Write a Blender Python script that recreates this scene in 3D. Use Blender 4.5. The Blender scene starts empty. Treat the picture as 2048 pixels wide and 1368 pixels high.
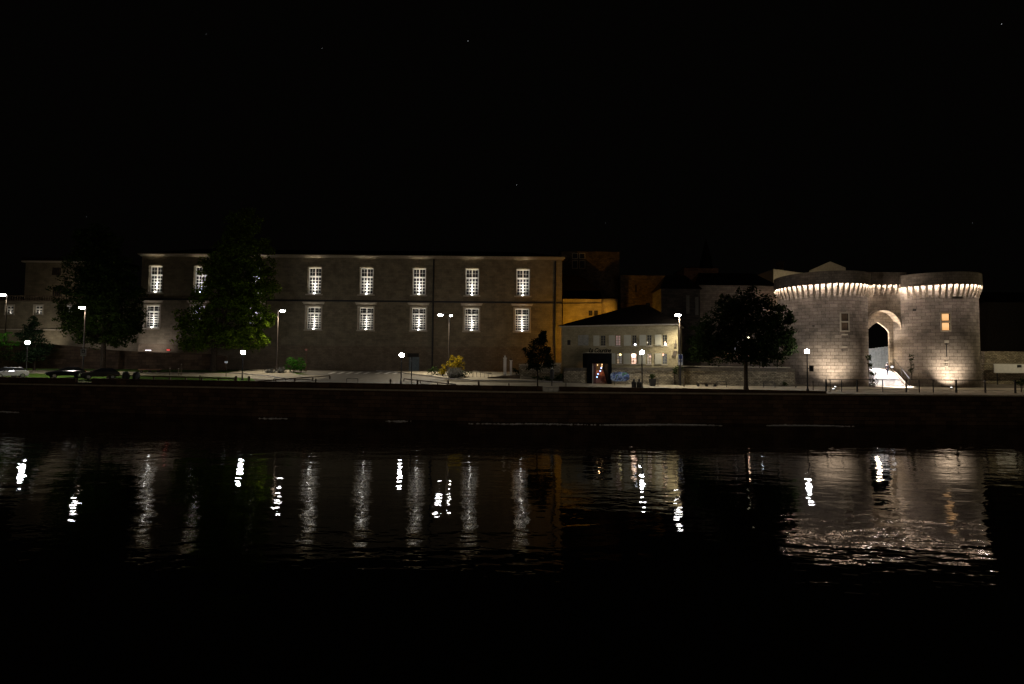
import bpy, bmesh, math, random
from mathutils import Vector, Matrix
R = math.radians
rnd = random.Random(11)
sc = bpy.context.scene

# ---------------------------------------------------------------- camera
F = 1060.0                       # focal length in photograph pixels (photograph 2048 x 1368)
CAM = Vector((0, 0, 6.4))        # above the river surface (z = 0)
pitch, roll = math.atan(46 / F), R(0.52)
fwd = Vector((0, math.cos(pitch), math.sin(pitch)))
r0 = Vector((1, 0, 0)); u0 = r0.cross(fwd)
right = r0 * math.cos(roll) + u0 * math.sin(roll)
up = u0 * math.cos(roll) - r0 * math.sin(roll)
cd = bpy.data.cameras.new('camera'); cam = bpy.data.objects.new('camera', cd)
sc.collection.objects.link(cam); sc.camera = cam
cam.matrix_world = Matrix(((right.x, up.x, -fwd.x, CAM.x), (right.y, up.y, -fwd.y, CAM.y), (right.z, up.z, -fwd.z, CAM.z), (0, 0, 0, 1)))
cd.sensor_width = 36; cd.lens = 36 * F / 2048; cd.clip_start = 0.1; cd.clip_end = 4000

# ---------------------------------------------------------------- world and exposure: clear night
w = bpy.data.worlds.new('World'); sc.world = w; w.use_nodes = True
bg = w.node_tree.nodes['Background']
bg.inputs['Color'].default_value = (1.0, 0.86, 0.72, 1); bg.inputs['Strength'].default_value = 0.0009
sc.view_settings.view_transform = 'Standard'; sc.view_settings.look = 'None'
sc.view_settings.exposure = 0; sc.view_settings.gamma = 1
sc.cycles.use_denoising = True
sc.cycles.max_bounces = 5; sc.cycles.diffuse_bounces = 2; sc.cycles.glossy_bounces = 3
sc.cycles.sample_clamp_indirect = 4.0
sc.cycles.use_light_tree = True

# ---------------------------------------------------------------- helpers
def ray(x, y): return fwd + right * ((x - 1024) / F) + up * ((684 - y) / F)
def at(x, y, Y):                 # the point seen at photo pixel (x, y) at distance Y across the river
    d = ray(x, y); return CAM + d * (Y / d.y)
def sstep(t): t = max(0, min(1, t)); return t * t * (3 - 2 * t)
QUAY = [(-420, 99), (-66, 68.5), (-31.3, 63.4), (0, 59.5), (36, 60.6), (59, 61), (420, 66)]
def quay_y(x):
    for (a, b), (c, d) in zip(QUAY, QUAY[1:]):
        if x <= c: return b + (d - b) * (x - a) / (c - a)
    return QUAY[-1][1]
def gz(x, y):                    # height of the bank
    rise = 1.75 - 0.75 * sstep((x - 0) / 14.0)
    return 3.45 + rise * sstep((y - 60) / 27.0)
def G(x, y):                     # the point of the bank seen at pixel (x, y)
    d = ray(x, y); t = 58.0 / d.y
    while t < 140:
        p = CAM + d * t
        if p.z <= gz(p.x, p.y): return p
        t += 0.15
    return CAM + d * 100

MATS = {}
def rgb(c): return (c[0], c[1], c[2], 1)
def plain(name, col, rough=0.7, metal=0.0, var=0.25, scale=3.0, bump=0.0):
    if name in MATS: return MATS[name]
    m = bpy.data.materials.new(name); m.use_nodes = True; nt = m.node_tree
    b = nt.nodes['Principled BSDF']; b.inputs['Roughness'].default_value = rough; b.inputs['Metallic'].default_value = metal
    tc = nt.nodes.new('ShaderNodeTexCoord'); n = nt.nodes.new('ShaderNodeTexNoise')
    n.inputs['Scale'].default_value = scale; n.inputs['Detail'].default_value = 6
    nt.links.new(tc.outputs['Object'], n.inputs['Vector'])
    cr = nt.nodes.new('ShaderNodeValToRGB')
    cr.color_ramp.elements[0].position = 0.3; cr.color_ramp.elements[1].position = 0.7
    cr.color_ramp.elements[0].color = rgb([c * (1 - var) for c in col]); cr.color_ramp.elements[1].color = rgb([min(1, c * (1 + var)) for c in col])
    nt.links.new(n.outputs['Fac'], cr.inputs['Fac']); nt.links.new(cr.outputs['Color'], b.inputs['Base Color'])
    if bump:
        bp = nt.nodes.new('ShaderNodeBump'); bp.inputs['Distance'].default_value = bump
        nt.links.new(n.outputs['Fac'], bp.inputs['Height']); nt.links.new(bp.outputs['Normal'], b.inputs['Normal'])
    if rough > .9: b.inputs['Specular IOR Level'].default_value = .05
    MATS[name] = m; return m
def emit(name, col, strength):
    if name in MATS: return MATS[name]
    m = bpy.data.materials.new(name); m.use_nodes = True; nt = m.node_tree
    b = nt.nodes['Principled BSDF']; b.inputs['Base Color'].default_value = rgb((0.8, 0.8, 0.8))
    b.inputs['Emission Color'].default_value = rgb(col); b.inputs['Emission Strength'].default_value = strength
    MATS[name] = m; return m
def glow(name, col, strength):
    m = emit(name, col, strength); nt = m.node_tree
    if 'var' in nt.nodes: return m
    tc = nt.nodes.new('ShaderNodeTexCoord'); n = nt.nodes.new('ShaderNodeTexNoise'); n.name = 'var'; n.inputs['Scale'].default_value = 2.6; n.inputs['Detail'].default_value = 3
    mr = nt.nodes.new('ShaderNodeMapRange'); mr.inputs['From Min'].default_value = .38; mr.inputs['From Max'].default_value = .62; mr.inputs['To Min'].default_value = strength * .1; mr.inputs['To Max'].default_value = strength * 1.9
    nt.links.new(tc.outputs['Object'], n.inputs['Vector']); nt.links.new(n.outputs['Fac'], mr.inputs['Value']); nt.links.new(mr.outputs[0], nt.nodes['Principled BSDF'].inputs['Emission Strength']); return m
def stone(name, col, bw=0.7, bh=0.3, mortar=0.45, round_=False, var=0.3, rough_scale=0.6, bump=0.03, stain=0.25, msize=0.02, rubble=False):
    """ashlar or rubble masonry; courses run in x-z, or round the z axis"""
    if name in MATS: return MATS[name]
    m = bpy.data.materials.new(name); m.use_nodes = True; nt = m.node_tree; L = nt.links.new
    b = nt.nodes['Principled BSDF']; b.inputs['Roughness'].default_value = 0.9; b.inputs['Specular IOR Level'].default_value = 0.2
    tc = nt.nodes.new('ShaderNodeTexCoord'); sp = nt.nodes.new('ShaderNodeSeparateXYZ'); L(tc.outputs['Object'], sp.inputs[0])
    cb = nt.nodes.new('ShaderNodeCombineXYZ')
    if round_:
        a = nt.nodes.new('ShaderNodeMath'); a.operation = 'ARCTAN2'; L(sp.outputs['X'], a.inputs[0])
        ng = nt.nodes.new('ShaderNodeMath'); ng.operation = 'MULTIPLY'; ng.inputs[1].default_value = -1; L(sp.outputs['Y'], ng.inputs[0]); L(ng.outputs[0], a.inputs[1])
        k = nt.nodes.new('ShaderNodeMath'); k.operation = 'MULTIPLY'; k.inputs[1].default_value = 5.75; L(a.outputs[0], k.inputs[0]); L(k.outputs[0], cb.inputs['X'])
    else:
        ad = nt.nodes.new('ShaderNodeMath'); ad.operation = 'ADD'; L(sp.outputs['X'], ad.inputs[0]); L(sp.outputs['Y'], ad.inputs[1]); L(ad.outputs[0], cb.inputs['X'])
    L(sp.outputs['Z'], cb.inputs['Y'])
    vec = cb.outputs[0]
    if rubble:
        wn = nt.nodes.new('ShaderNodeTexNoise'); wn.inputs['Scale'].default_value = 2.2; wn.inputs['Detail'].default_value = 2; L(vec, wn.inputs['Vector'])
        mx = nt.nodes.new('ShaderNodeVectorMath'); mx.operation = 'MULTIPLY_ADD'; L(wn.outputs['Color'], mx.inputs[0]); mx.inputs[1].default_value = (0.35, 0.25, 0); L(vec, mx.inputs[2]); vec = mx.outputs[0]
    br = nt.nodes.new('ShaderNodeTexBrick'); L(vec, br.inputs['Vector'])
    br.inputs['Color1'].default_value = rgb([c * (1 - var) for c in col]); br.inputs['Color2'].default_value = rgb([min(1, c * (1 + var)) for c in col])
    br.inputs['Mortar'].default_value = rgb([c * mortar for c in col]); br.inputs['Scale'].default_value = 1
    br.inputs['Mortar Size'].default_value = msize; br.inputs['Mortar Smooth'].default_value = 0.3; br.inputs['Bias'].default_value = 0
    br.inputs['Brick Width'].default_value = bw; br.inputs['Row Height'].default_value = bh
    n = nt.nodes.new('ShaderNodeTexNoise'); n.inputs['Scale'].default_value = rough_scale; n.inputs['Detail'].default_value = 8; n.inputs['Roughness'].default_value = 0.65
    L(tc.outputs['Object'], n.inputs['Vector'])
    mr = nt.nodes.new('ShaderNodeMapRange'); mr.inputs['From Min'].default_value = 0.3; mr.inputs['From Max'].default_value = 0.7
    mr.inputs['To Min'].default_value = 1 - stain; mr.inputs['To Max'].default_value = 1 + stain; L(n.outputs['Fac'], mr.inputs['Value'])
    n2 = nt.nodes.new('ShaderNodeTexNoise'); n2.inputs['Scale'].default_value = 9; n2.inputs['Detail'].default_value = 4; L(tc.outputs['Object'], n2.inputs['Vector'])
    mr2 = nt.nodes.new('ShaderNodeMapRange'); mr2.inputs['From Min'].default_value = 0.3; mr2.inputs['From Max'].default_value = 0.7
    mr2.inputs['To Min'].default_value = 0.82; mr2.inputs['To Max'].default_value = 1.18; L(n2.outputs['Fac'], mr2.inputs['Value'])
    mm = nt.nodes.new('ShaderNodeMath'); mm.operation = 'MULTIPLY'; L(mr.outputs[0], mm.inputs[0]); L(mr2.outputs[0], mm.inputs[1])
    vm = nt.nodes.new('ShaderNodeVectorMath'); vm.operation = 'SCALE'; L(br.outputs['Color'], vm.inputs[0]); L(mm.outputs[0], vm.inputs['Scale'])
    L(vm.outputs[0], b.inputs['Base Color'])
    h = nt.nodes.new('ShaderNodeMath'); h.operation = 'MULTIPLY_ADD'; L(n2.outputs['Fac'], h.inputs[0]); h.inputs[1].default_value = 0.8
    iv = nt.nodes.new('ShaderNodeMath'); iv.operation = 'SUBTRACT'; iv.inputs[0].default_value = 1; L(br.outputs['Fac'], iv.inputs[1]); L(iv.outputs[0], h.inputs[2])
    bp = nt.nodes.new('ShaderNodeBump'); bp.inputs['Distance'].default_value = bump; L(h.outputs[0], bp.inputs['Height']); L(bp.outputs['Normal'], b.inputs['Normal'])
    MATS[name] = m; return m

def wl(o):
    v = Vector((0, 0, 0))
    while o is not None: v += Vector(o.location); o = o.parent
    return v
class MB:
    """collects geometry and links it as one mesh"""
    def __init__(s): s.v = []; s.f = []
    def add(s, vs, fs):
        n = len(s.v); s.v += [tuple(v) for v in vs]; s.f += [tuple(i + n for i in f) for f in fs]; return s
    def quad(s, a, b, c, d): return s.add([a, b, c, d], [(0, 1, 2, 3)])
    def box(s, x0, x1, y0, y1, z0, z1):
        vs = [(x, y, z) for z in (z0, z1) for y in (y0, y1) for x in (x0, x1)]
        return s.add(vs, [(0, 2, 3, 1), (4, 5, 7, 6), (0, 1, 5, 4), (2, 6, 7, 3), (0, 4, 6, 2), (1, 3, 7, 5)])
    def hexa(s, vs): return s.add(vs, [(0, 3, 2, 1), (4, 5, 6, 7), (0, 1, 5, 4), (1, 2, 6, 5), (2, 3, 7, 6), (3, 0, 4, 7)])
    def beam(s, a, b, wd, h):    # rectangular bar from a to b, height measured downward from the line
        a = Vector(a); b = Vector(b); d = (b - a); sd = Vector((d.y, -d.x, 0))
        sd = (sd.normalized() if sd.length > 1e-6 else Vector((1, 0, 0))) * wd / 2; z = Vector((0, 0, h))
        return s.hexa([a - sd - z, a + sd - z, b + sd - z, b - sd - z, a - sd, a + sd, b + sd, b - sd])
    def tube(s, a, b, r0, r1=None, n=8):
        r1 = r0 if r1 is None else r1; a = Vector(a); b = Vector(b); d = (b - a).normalized()
        u = d.cross(Vector((0, 0, 1)) if abs(d.z) < 0.95 else Vector((1, 0, 0))).normalized(); v = d.cross(u)
        vs = []
        for c, r in ((a, r0), (b, r1)):
            for i in range(n):
                t = 2 * math.pi * i / n; vs.append(c + (u * math.cos(t) + v * math.sin(t)) * r)
        return s.add(vs, [(i, (i + 1) % n, n + (i + 1) % n, n + i) for i in range(n)] + [tuple(range(n - 1, -1, -1)), tuple(range(n, 2 * n))])
    def lathe(s, cx, cy, prof, n=16):   # prof: (r, z)
        vs = [(cx + r * math.cos(2 * math.pi * i / n), cy + r * math.sin(2 * math.pi * i / n), z) for r, z in prof for i in range(n)]
        fs = [(j * n + i, j * n + (i + 1) % n, (j + 1) * n + (i + 1) % n, (j + 1) * n + i) for j in range(len(prof) - 1) for i in range(n)]
        fs += [tuple(range(n - 1, -1, -1)), tuple(range((len(prof) - 1) * n, len(prof) * n))]
        return s.add(vs, fs)
    def ball(s, c, rx, ry=None, rz=None, n=14, m=9):
        ry = ry or rx; rz = rz or rx
        vs = [(c[0], c[1], c[2] - rz)]
        for j in range(1, m):
            t = math.pi * j / m
            vs += [(c[0] + rx * math.sin(t) * math.cos(2 * math.pi * i / n), c[1] + ry * math.sin(t) * math.sin(2 * math.pi * i / n), c[2] - rz * math.cos(t)) for i in range(n)]
        vs.append((c[0], c[1], c[2] + rz)); e = len(vs) - 1
        fs = [(0, 1 + (i + 1) % n, 1 + i) for i in range(n)]
        for j in range(m - 2): fs += [(1 + j * n + i, 1 + j * n + (i + 1) % n, 1 + (j + 1) * n + (i + 1) % n, 1 + (j + 1) * n + i) for i in range(n)]
        b = 1 + (m - 2) * n; fs += [(b + i, b + (i + 1) % n, e) for i in range(n)]
        return s.add(vs, fs)
    def prism(s, poly, y0, y1):  # polygon in x-z pushed along y
        n = len(poly); vs = [(x, y0, z) for x, z in poly] + [(x, y1, z) for x, z in poly]
        return s.add(vs, [tuple(range(n)), tuple(range(2 * n - 1, n - 1, -1))] + [(i, n + i, n + (i + 1) % n, (i + 1) % n) for i in range(n)])
    def wall(s, x0, x1, z0, z1, y, depth, holes):   # front face with real openings and their reveals
        xs = sorted({x0, x1, *[h[0] for h in holes], *[h[1] for h in holes]}); zs = sorted({z0, z1, *[h[2] for h in holes], *[h[3] for h in holes]})
        for a, b in zip(xs, xs[1:]):
            for c, d in zip(zs, zs[1:]):
                mx, mz = (a + b) / 2, (c + d) / 2
                if any(h[0] < mx < h[1] and h[2] < mz < h[3] for h in holes): continue
                s.quad((a, y, c), (b, y, c), (b, y, d), (a, y, d))
        for a, b, c, d in holes:
            s.quad((a, y, c), (a, y + depth, c), (b, y + depth, c), (b, y, c)); s.quad((a, y, d), (b, y, d), (b, y + depth, d), (a, y + depth, d))
            s.quad((a, y, c), (a, y, d), (a, y + depth, d), (a, y + depth, c)); s.quad((b, y, c), (b, y + depth, c), (b, y + depth, d), (b, y, d))
        return s
    def build(s, name, mat, parent=None, world=False, smooth=False, origin=None):
        off = wl(parent) if (world and parent) else (Vector(origin) if origin is not None else Vector((0, 0, 0)))
        me = bpy.data.meshes.new(name); me.from_pydata([(v[0] - off.x, v[1] - off.y, v[2] - off.z) for v in s.v], [], s.f); me.update()
        if smooth:
            me.polygons.foreach_set('use_smooth', [True] * len(me.polygons))
        me.materials.append(mat)
        o = bpy.data.objects.new(name, me); sc.collection.objects.link(o)
        if parent is not None: o.parent = parent
        elif origin is not None: o.location = off
        return o
def tag(o, label=None, cat=None, group=None, kind=None):
    if label: o['label'] = label
    if cat: o['category'] = cat
    if group: o['group'] = group
    if kind: o['kind'] = kind
    return o
def thing(name, loc, label, cat, group=None, rz=0):
    o = bpy.data.objects.new(name, None); sc.collection.objects.link(o); o.location = loc; o.rotation_euler = (0, 0, rz); o.empty_display_size = 0.3
    return tag(o, label, cat, group, 'thing')
def copy_tree(o, parent=None):
    c = o.copy(); sc.collection.objects.link(c); c.parent = parent
    for ch in list(o.children): copy_tree(ch, c)
    return c
def lamp(kind, loc, energy, col, parent=None, target=None, size=0.05, cone=60, blend=0.5, name='lamp_light'):
    ld = bpy.data.lights.new(name, kind); ld.energy = energy; ld.color = col
    ld.shadow_soft_size = size
    if kind == 'SPOT': ld.spot_size = R(cone); ld.spot_blend = blend
    o = bpy.data.objects.new(name, ld); sc.collection.objects.link(o)
    off = wl(parent) if parent else Vector((0, 0, 0))
    o.location = Vector(loc) - off
    if parent: o.parent = parent
    if target is not None: o.rotation_euler = (Vector(target) - Vector(loc)).to_track_quat('-Z', 'Y').to_euler()
    return o

# ---------------------------------------------------------------- materials
WHITE = (1.0, 0.93, 0.82); COOL = (0.93, 0.95, 1.0); SODIUM = (1.0, 0.46, 0.03)
M_facade = stone('facade_stone', (0.185, 0.158, 0.108), 0.9, 0.36, 0.62, var=0.13, stain=0.28, bump=0.012, msize=0.012)
M_base = stone('rough_base_stone', (0.17, 0.135, 0.092), 0.6, 0.3, 0.7, var=0.12, stain=0.22, bump=0.03)
M_trim = plain('pale_trim_stone', (0.44, 0.39, 0.31), 0.85, var=0.12, scale=2)
M_tower = stone('tower_ashlar', (0.265, 0.222, 0.18), 1.0, 0.47, 0.34, round_=True, var=0.22, stain=0.4, bump=0.03, msize=0.022)
M_gate = stone('gate_ashlar', (0.30, 0.245, 0.185), 0.9, 0.42, 0.36, var=0.2, stain=0.35, bump=0.03, msize=0.022)
M_parapet = stone('dark_parapet_stone', (0.20, 0.165, 0.13), 0.6, 0.35, 0.5, round_=True, var=0.2, stain=0.35)
M_rubble = stone('rubble_wall', (0.33, 0.28, 0.19), 0.42, 0.2, 0.35, var=0.4, stain=0.35, bump=0.05, msize=0.03, rubble=True)
M_old = stone('old_castle_stone', (0.11, 0.082, 0.055), 0.55, 0.3, 0.5, var=0.35, stain=0.35, bump=0.05, rubble=True)
M_house = stone('house_stone', (0.33, 0.28, 0.165), 0.6, 0.28, 0.82, var=0.1, stain=0.22, bump=0.02, rubble=True)
M_quay = stone('quay_stone', (0.085, 0.055, 0.035), 1.2, 0.45, 0.5, var=0.3, stain=0.4, bump=0.04)
M_cap = plain('wall_coping', (0.36, 0.32, 0.24), 0.85, var=0.2)
M_darkcap = plain('mossy_coping', (0.10, 0.085, 0.06), 0.9, var=0.4, bump=0.05)
M_paint = plain('white_window_paint', (0.78, 0.75, 0.68), 0.5, var=0.06)
M_glass = plain('dark_window_glass', (0.012, 0.012, 0.014), 0.3, var=0.1)
M_roof = plain('dark_tile_roof', (0.014, 0.010, 0.007), 0.95, var=0.4, scale=4, bump=0.05)
M_iron = plain('dark_iron', (0.02, 0.02, 0.022), 0.5, 0.3, var=0.2)
M_grey = plain('grey_galvanised_steel', (0.16, 0.15, 0.14), 0.5, 0.5, var=0.15)
M_wood = plain('weathered_wood', (0.09, 0.065, 0.045), 0.85, var=0.3, scale=6)
M_shut = plain('pale_grey_shutter', (0.50, 0.48, 0.37), 0.6, var=0.06)
M_black = plain('black_portico_paint', (0.004, 0.004, 0.004), 0.95, var=0.2)
M_white = plain('white_paint', (0.75, 0.73, 0.7), 0.6, var=0.06)
M_bark = plain('bark', (0.045, 0.035, 0.026), 0.95, var=0.4, scale=5, bump=0.04)
M_asph = plain('asphalt', (0.13, 0.115, 0.09), 0.85, var=0.2, scale=1.3)
M_pave = plain('pale_gravel_pavement', (0.31, 0.265, 0.185), 0.9, var=0.18, scale=1.1)
M_mark = plain('road_marking_paint', (0.5, 0.48, 0.44), 0.8, var=0.2)
M_kerb = plain('kerb_stone', (0.34, 0.31, 0.27), 0.85, var=0.15)

def leaf_mat(name, a, b, trans=0.35):
    m = bpy.data.materials.new(name); m.use_nodes = True; nt = m.node_tree; L = nt.links.new
    for n in list(nt.nodes): nt.nodes.remove(n)
    out = nt.nodes.new('ShaderNodeOutputMaterial'); g = nt.nodes.new('ShaderNodeNewGeometry'); cr = nt.nodes.new('ShaderNodeValToRGB')
    cr.color_ramp.elements[0].color = rgb(a); cr.color_ramp.elements[1].color = rgb(b); L(g.outputs['Random Per Island'], cr.inputs['Fac'])
    d = nt.nodes.new('ShaderNodeBsdfDiffuse'); t = nt.nodes.new('ShaderNodeBsdfTranslucent'); mx = nt.nodes.new('ShaderNodeMixShader'); mx.inputs[0].default_value = trans
    L(cr.outputs['Color'], d.inputs['Color']); L(cr.outputs['Color'], t.inputs['Color']); L(d.outputs[0], mx.inputs[1]); L(t.outputs[0], mx.inputs[2]); L(mx.outputs[0], out.inputs['Surface'])
    return m
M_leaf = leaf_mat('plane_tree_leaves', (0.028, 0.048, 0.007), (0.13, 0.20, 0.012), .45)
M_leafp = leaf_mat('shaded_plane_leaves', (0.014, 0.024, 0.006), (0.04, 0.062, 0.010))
M_leafd = leaf_mat('dark_leaves', (0.010, 0.015, 0.006), (0.024, 0.036, 0.010), 0.2)
M_con = leaf_mat('conifer_needles', (0.012, 0.022, 0.010), (0.03, 0.05, 0.02), 0.1)
M_yel = leaf_mat('yellow_broom_leaves', (0.20, 0.15, 0.012), (0.42, 0.30, 0.02), 0.3)
M_grn = leaf_mat('bright_green_leaves', (0.03, 0.10, 0.012), (0.06, 0.19, 0.02), 0.3)
M_lav = leaf_mat('grey_lavender_leaves', (0.12, 0.12, 0.10), (0.24, 0.23, 0.21), 0.2)
M_hedge = leaf_mat('hedge_leaves', (0.02, 0.036, 0.012), (0.045, 0.07, 0.02), 0.2)
M_grass = plain('short_grass', (0.045, 0.085, 0.012), 0.95, var=0.4, scale=2.5, bump=0.03)
M_soil = plain('bare_ground', (0.10, 0.085, 0.06), 0.95, var=0.3, scale=1.5, bump=0.03)

# ---------------------------------------------------------------- water
def water_mat():
    m = bpy.data.materials.new('river_water'); m.use_nodes = True; nt = m.node_tree; L = nt.links.new
    b = nt.nodes['Principled BSDF']; b.inputs['Base Color'].default_value = (0.004, 0.004, 0.003, 1)
    b.inputs['Roughness'].default_value = 0.02; b.inputs['IOR'].default_value = 1.33
    g = nt.nodes.new('ShaderNodeNewGeometry')
    def nz(sx, sy, rot, scale, det, rough=0.5):
        mp = nt.nodes.new('ShaderNodeMapping'); mp.inputs['Scale'].default_value = (sx, sy, 1); mp.inputs['Rotation'].default_value = (0, 0, R(rot)); L(g.outputs['Position'], mp.inputs['Vector'])
        n = nt.nodes.new('ShaderNodeTexNoise'); n.inputs['Scale'].default_value = scale; n.inputs['Detail'].default_value = det; n.inputs['Roughness'].default_value = rough
        L(mp.outputs[0], n.inputs['Vector']); return n.outputs['Fac']
    def mul(a, b_, op='MULTIPLY'):
        k = nt.nodes.new('ShaderNodeMath'); k.operation = op
        for i, q in enumerate((a, b_)):
            if isinstance(q, (int, float)): k.inputs[i].default_value = q
            else: L(q, k.inputs[i])
        return k.outputs[0]
    small = mul(nz(0.55, 1.0, 8, 1.9, 2), 0.0135)
    mid = mul(nz(0.45, 1.0, -12, 0.55, 2), 0.035)
    long_ = mul(nz(0.18, 1.0, 6, 0.16, 2), 0.045)
    h = mul(mul(small, mid, 'ADD'), long_, 'ADD')
    # a narrow seam of choppy current in front of the quay
    sp = nt.nodes.new('ShaderNodeSeparateXYZ'); L(g.outputs['Position'], sp.inputs[0])
    wob = mul(nz(1, 0.0, 0, 0.06, 2), 2.0)
    dist = mul(mul(mul(sp.outputs['Y'], 58.3, 'SUBTRACT'), wob, 'ADD'), 1.0, 'SUBTRACT')
    ab = mul(dist, 0, 'ADD'); k = nt.nodes.new('ShaderNodeMath'); k.operation = 'ABSOLUTE'; L(ab, k.inputs[0])
    mr = nt.nodes.new('ShaderNodeMapRange'); mr.inputs['From Min'].default_value = 0.1; mr.inputs['From Max'].default_value = 0.4; mr.inputs['To Min'].default_value = 1; mr.inputs['To Max'].default_value = 0; L(k.outputs[0], mr.inputs['Value'])
    mrx = nt.nodes.new('ShaderNodeMapRange'); mrx.inputs['From Min'].default_value = -2; mrx.inputs['From Max'].default_value = 9; L(sp.outputs['X'], mrx.inputs['Value'])
    chop = mul(mul(mul(mr.outputs[0], mrx.outputs[0]), 0.09), nz(1, 1, 0, 5, 3))
    h = mul(h, chop, 'ADD')
    bp = nt.nodes.new('ShaderNodeBump'); bp.inputs['Strength'].default_value = 1; bp.inputs['Distance'].default_value = 1.0
    L(h, bp.inputs['Height']); L(bp.outputs['Normal'], b.inputs['Normal'])
    return m
mb = MB(); mb.quad((-500, -60, 0), (500, -60, 0), (500, 110, 0), (-500, 110, 0))
tag(mb.build('water', water_mat()), kind='structure')

# ---------------------------------------------------------------- bank: ground sheet and what is laid on it
def draped(name, poly, mat, off, step=1.6, kind='structure'):
    bm = bmesh.new(); bm.faces.new([bm.verts.new((x, y, 0)) for x, y in poly])
    xs = [p[0] for p in poly]; ys = [p[1] for p in poly]
    for ax, lo, hi in ((0, min(xs), max(xs)), (1, min(ys), max(ys))):
        v = lo + step
        while v < hi:
            co = (v, 0, 0) if ax == 0 else (0, v, 0); no = (1, 0, 0) if ax == 0 else (0, 1, 0)
            bmesh.ops.bisect_plane(bm, geom=bm.verts[:] + bm.edges[:] + bm.faces[:], plane_co=co, plane_no=no); v += step
    bmesh.ops.triangulate(bm, faces=bm.faces[:])
    for v in bm.verts: v.co.z = gz(v.co.x, v.co.y) + off
    bmesh.ops.recalc_face_normals(bm, faces=bm.faces[:])
    if sum(f.normal.z for f in bm.faces) < 0: bmesh.ops.reverse_faces(bm, faces=bm.faces[:])
    me = bpy.data.meshes.new(name); bm.to_mesh(me); bm.free(); me.materials.append(mat)
    o = bpy.data.objects.new(name, me); sc.collection.objects.link(o)
    return tag(o, kind=kind)
xs_ = [-420, -300, -200, -130] + [-100 + 2 * i for i in range(101)] + [140, 220, 320, 420]
rows = [0, 0.6] + [1.5 * i for i in range(1, 24)] + [60, 120, 300, 900]
mb = MB(); vs = []
for x in xs_:
    for r in rows:
        y = quay_y(x) + 0.02 + r; vs.append((x, y, gz(x, y)))
nr = len(rows)
mb.add(vs, [(i * nr + j, (i + 1) * nr + j, (i + 1) * nr + j + 1, i * nr + j + 1) for i in range(len(xs_) - 1) for j in range(nr - 1)])
tag(mb.build('ground', M_soil, smooth=True), kind='structure')
def gpoly(pts): return [(p.x, p.y) for p in (G(x, y) for x, y in pts)]
def qx(x, d): return (x, quay_y(x) + d)
# quay promenade, grass strip, road mouth, pavements
draped('promenade', [qx(-12, .5), qx(0, .5), qx(12, .5), qx(36, .5), qx(59, .5), qx(110, .5), (110, 72.2), (59, 72.2), (36, 71.6), (8, 72.6), (0, 70.5), (-12, 71)], M_pave, 0.012)
draped('lawn', [qx(-95, .6), qx(-66, .6), qx(-36, .6), (-32.5, 68), (-36, 73.5), (-52, 76), (-95, 80)], M_grass, 0.010)
draped('path', [(-100, 77), (-60, 75.6), (-38, 73.6), (-33, 71.5), (-26, 72), (-26, 76.5), (-40, 78.5), (-100, 81.5)], M_pave, 0.018)
draped('lawn', [(-100, 82.0), (-40, 79), (-30, 78), (-30, 86), (-100, 87)], M_grass, 0.010)
draped('road', [qx(-31, .7), qx(-20, .7), qx(-12.2, .7), (-10, 71), (-9, 73.5), (-16, 80), (-22, 86.8), (-33, 86.8), (-34, 82), (-28, 76), (-32, 69)], M_asph, 0.014)
draped('pavement', [(-33.8, 80), (-30.5, 76), (-27.5, 72), (-29.4, 71.2), (-34, 75), (-42, 79), (-42, 86.8), (-34.2, 86.8)], M_pave, 0.09)
draped('pavement', [(-22, 86.9), (-15.6, 80.2), (-8.6, 74.2), (-5, 72.5), (4, 72.8), (7, 78), (7, 86.9)], M_pave, 0.09)
def kerb(pts, hgt=.13, off=0.0):
    m2 = MB()
    for (a, b), (c, d) in zip(pts, pts[1:]):
        n_ = max(1, int(math.hypot(c - a, d - b) / 1.0)); nx, ny = (b - d), (c - a); l_ = math.hypot(nx, ny); nx, ny = nx / l_ * .09, ny / l_ * .09
        for i in range(n_):
            p = [(a + (c - a) * k / n_, b + (d - b) * k / n_) for k in (i + .012, i + .988)]; q = []
            for z in (-.1, hgt):
                for (x, y), sg_ in ((p[0], 1), (p[1], 1), (p[1], -1), (p[0], -1)): q.append((x - nx * sg_, y - ny * sg_, gz(x, y) + z))
            m2.hexa(q)
    tag(m2.build('kerb', M_kerb), kind='structure')
kerb([(-42, 78.9), (-34, 74.9), (-29.35, 71.1), (-27.3, 71.9), (-30.4, 76), (-33.7, 80), (-34.1, 86.8)]); kerb([(7, 72.75), (-5, 72.35), (-8.7, 74.05), (-15.7, 80.1), (-22.1, 86.8)])
kerb([(-31.5, 64.6), (-20, 63.6), (-12.3, 62.2)], .06)
mb = MB()
for i in range(10):
    x = 655 + i * 17.5 - (0 if i < 5 else -6); p = [G(x, 748.2), G(x + 7, 748.2), G(x + 19, 744.2), G(x + 12, 744.2)]
    mb.quad(*[(a.x, a.y, gz(a.x, a.y) + 0.035) for a in p])
tag(mb.build('crossing_markings', M_mark), kind='structure')

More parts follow.
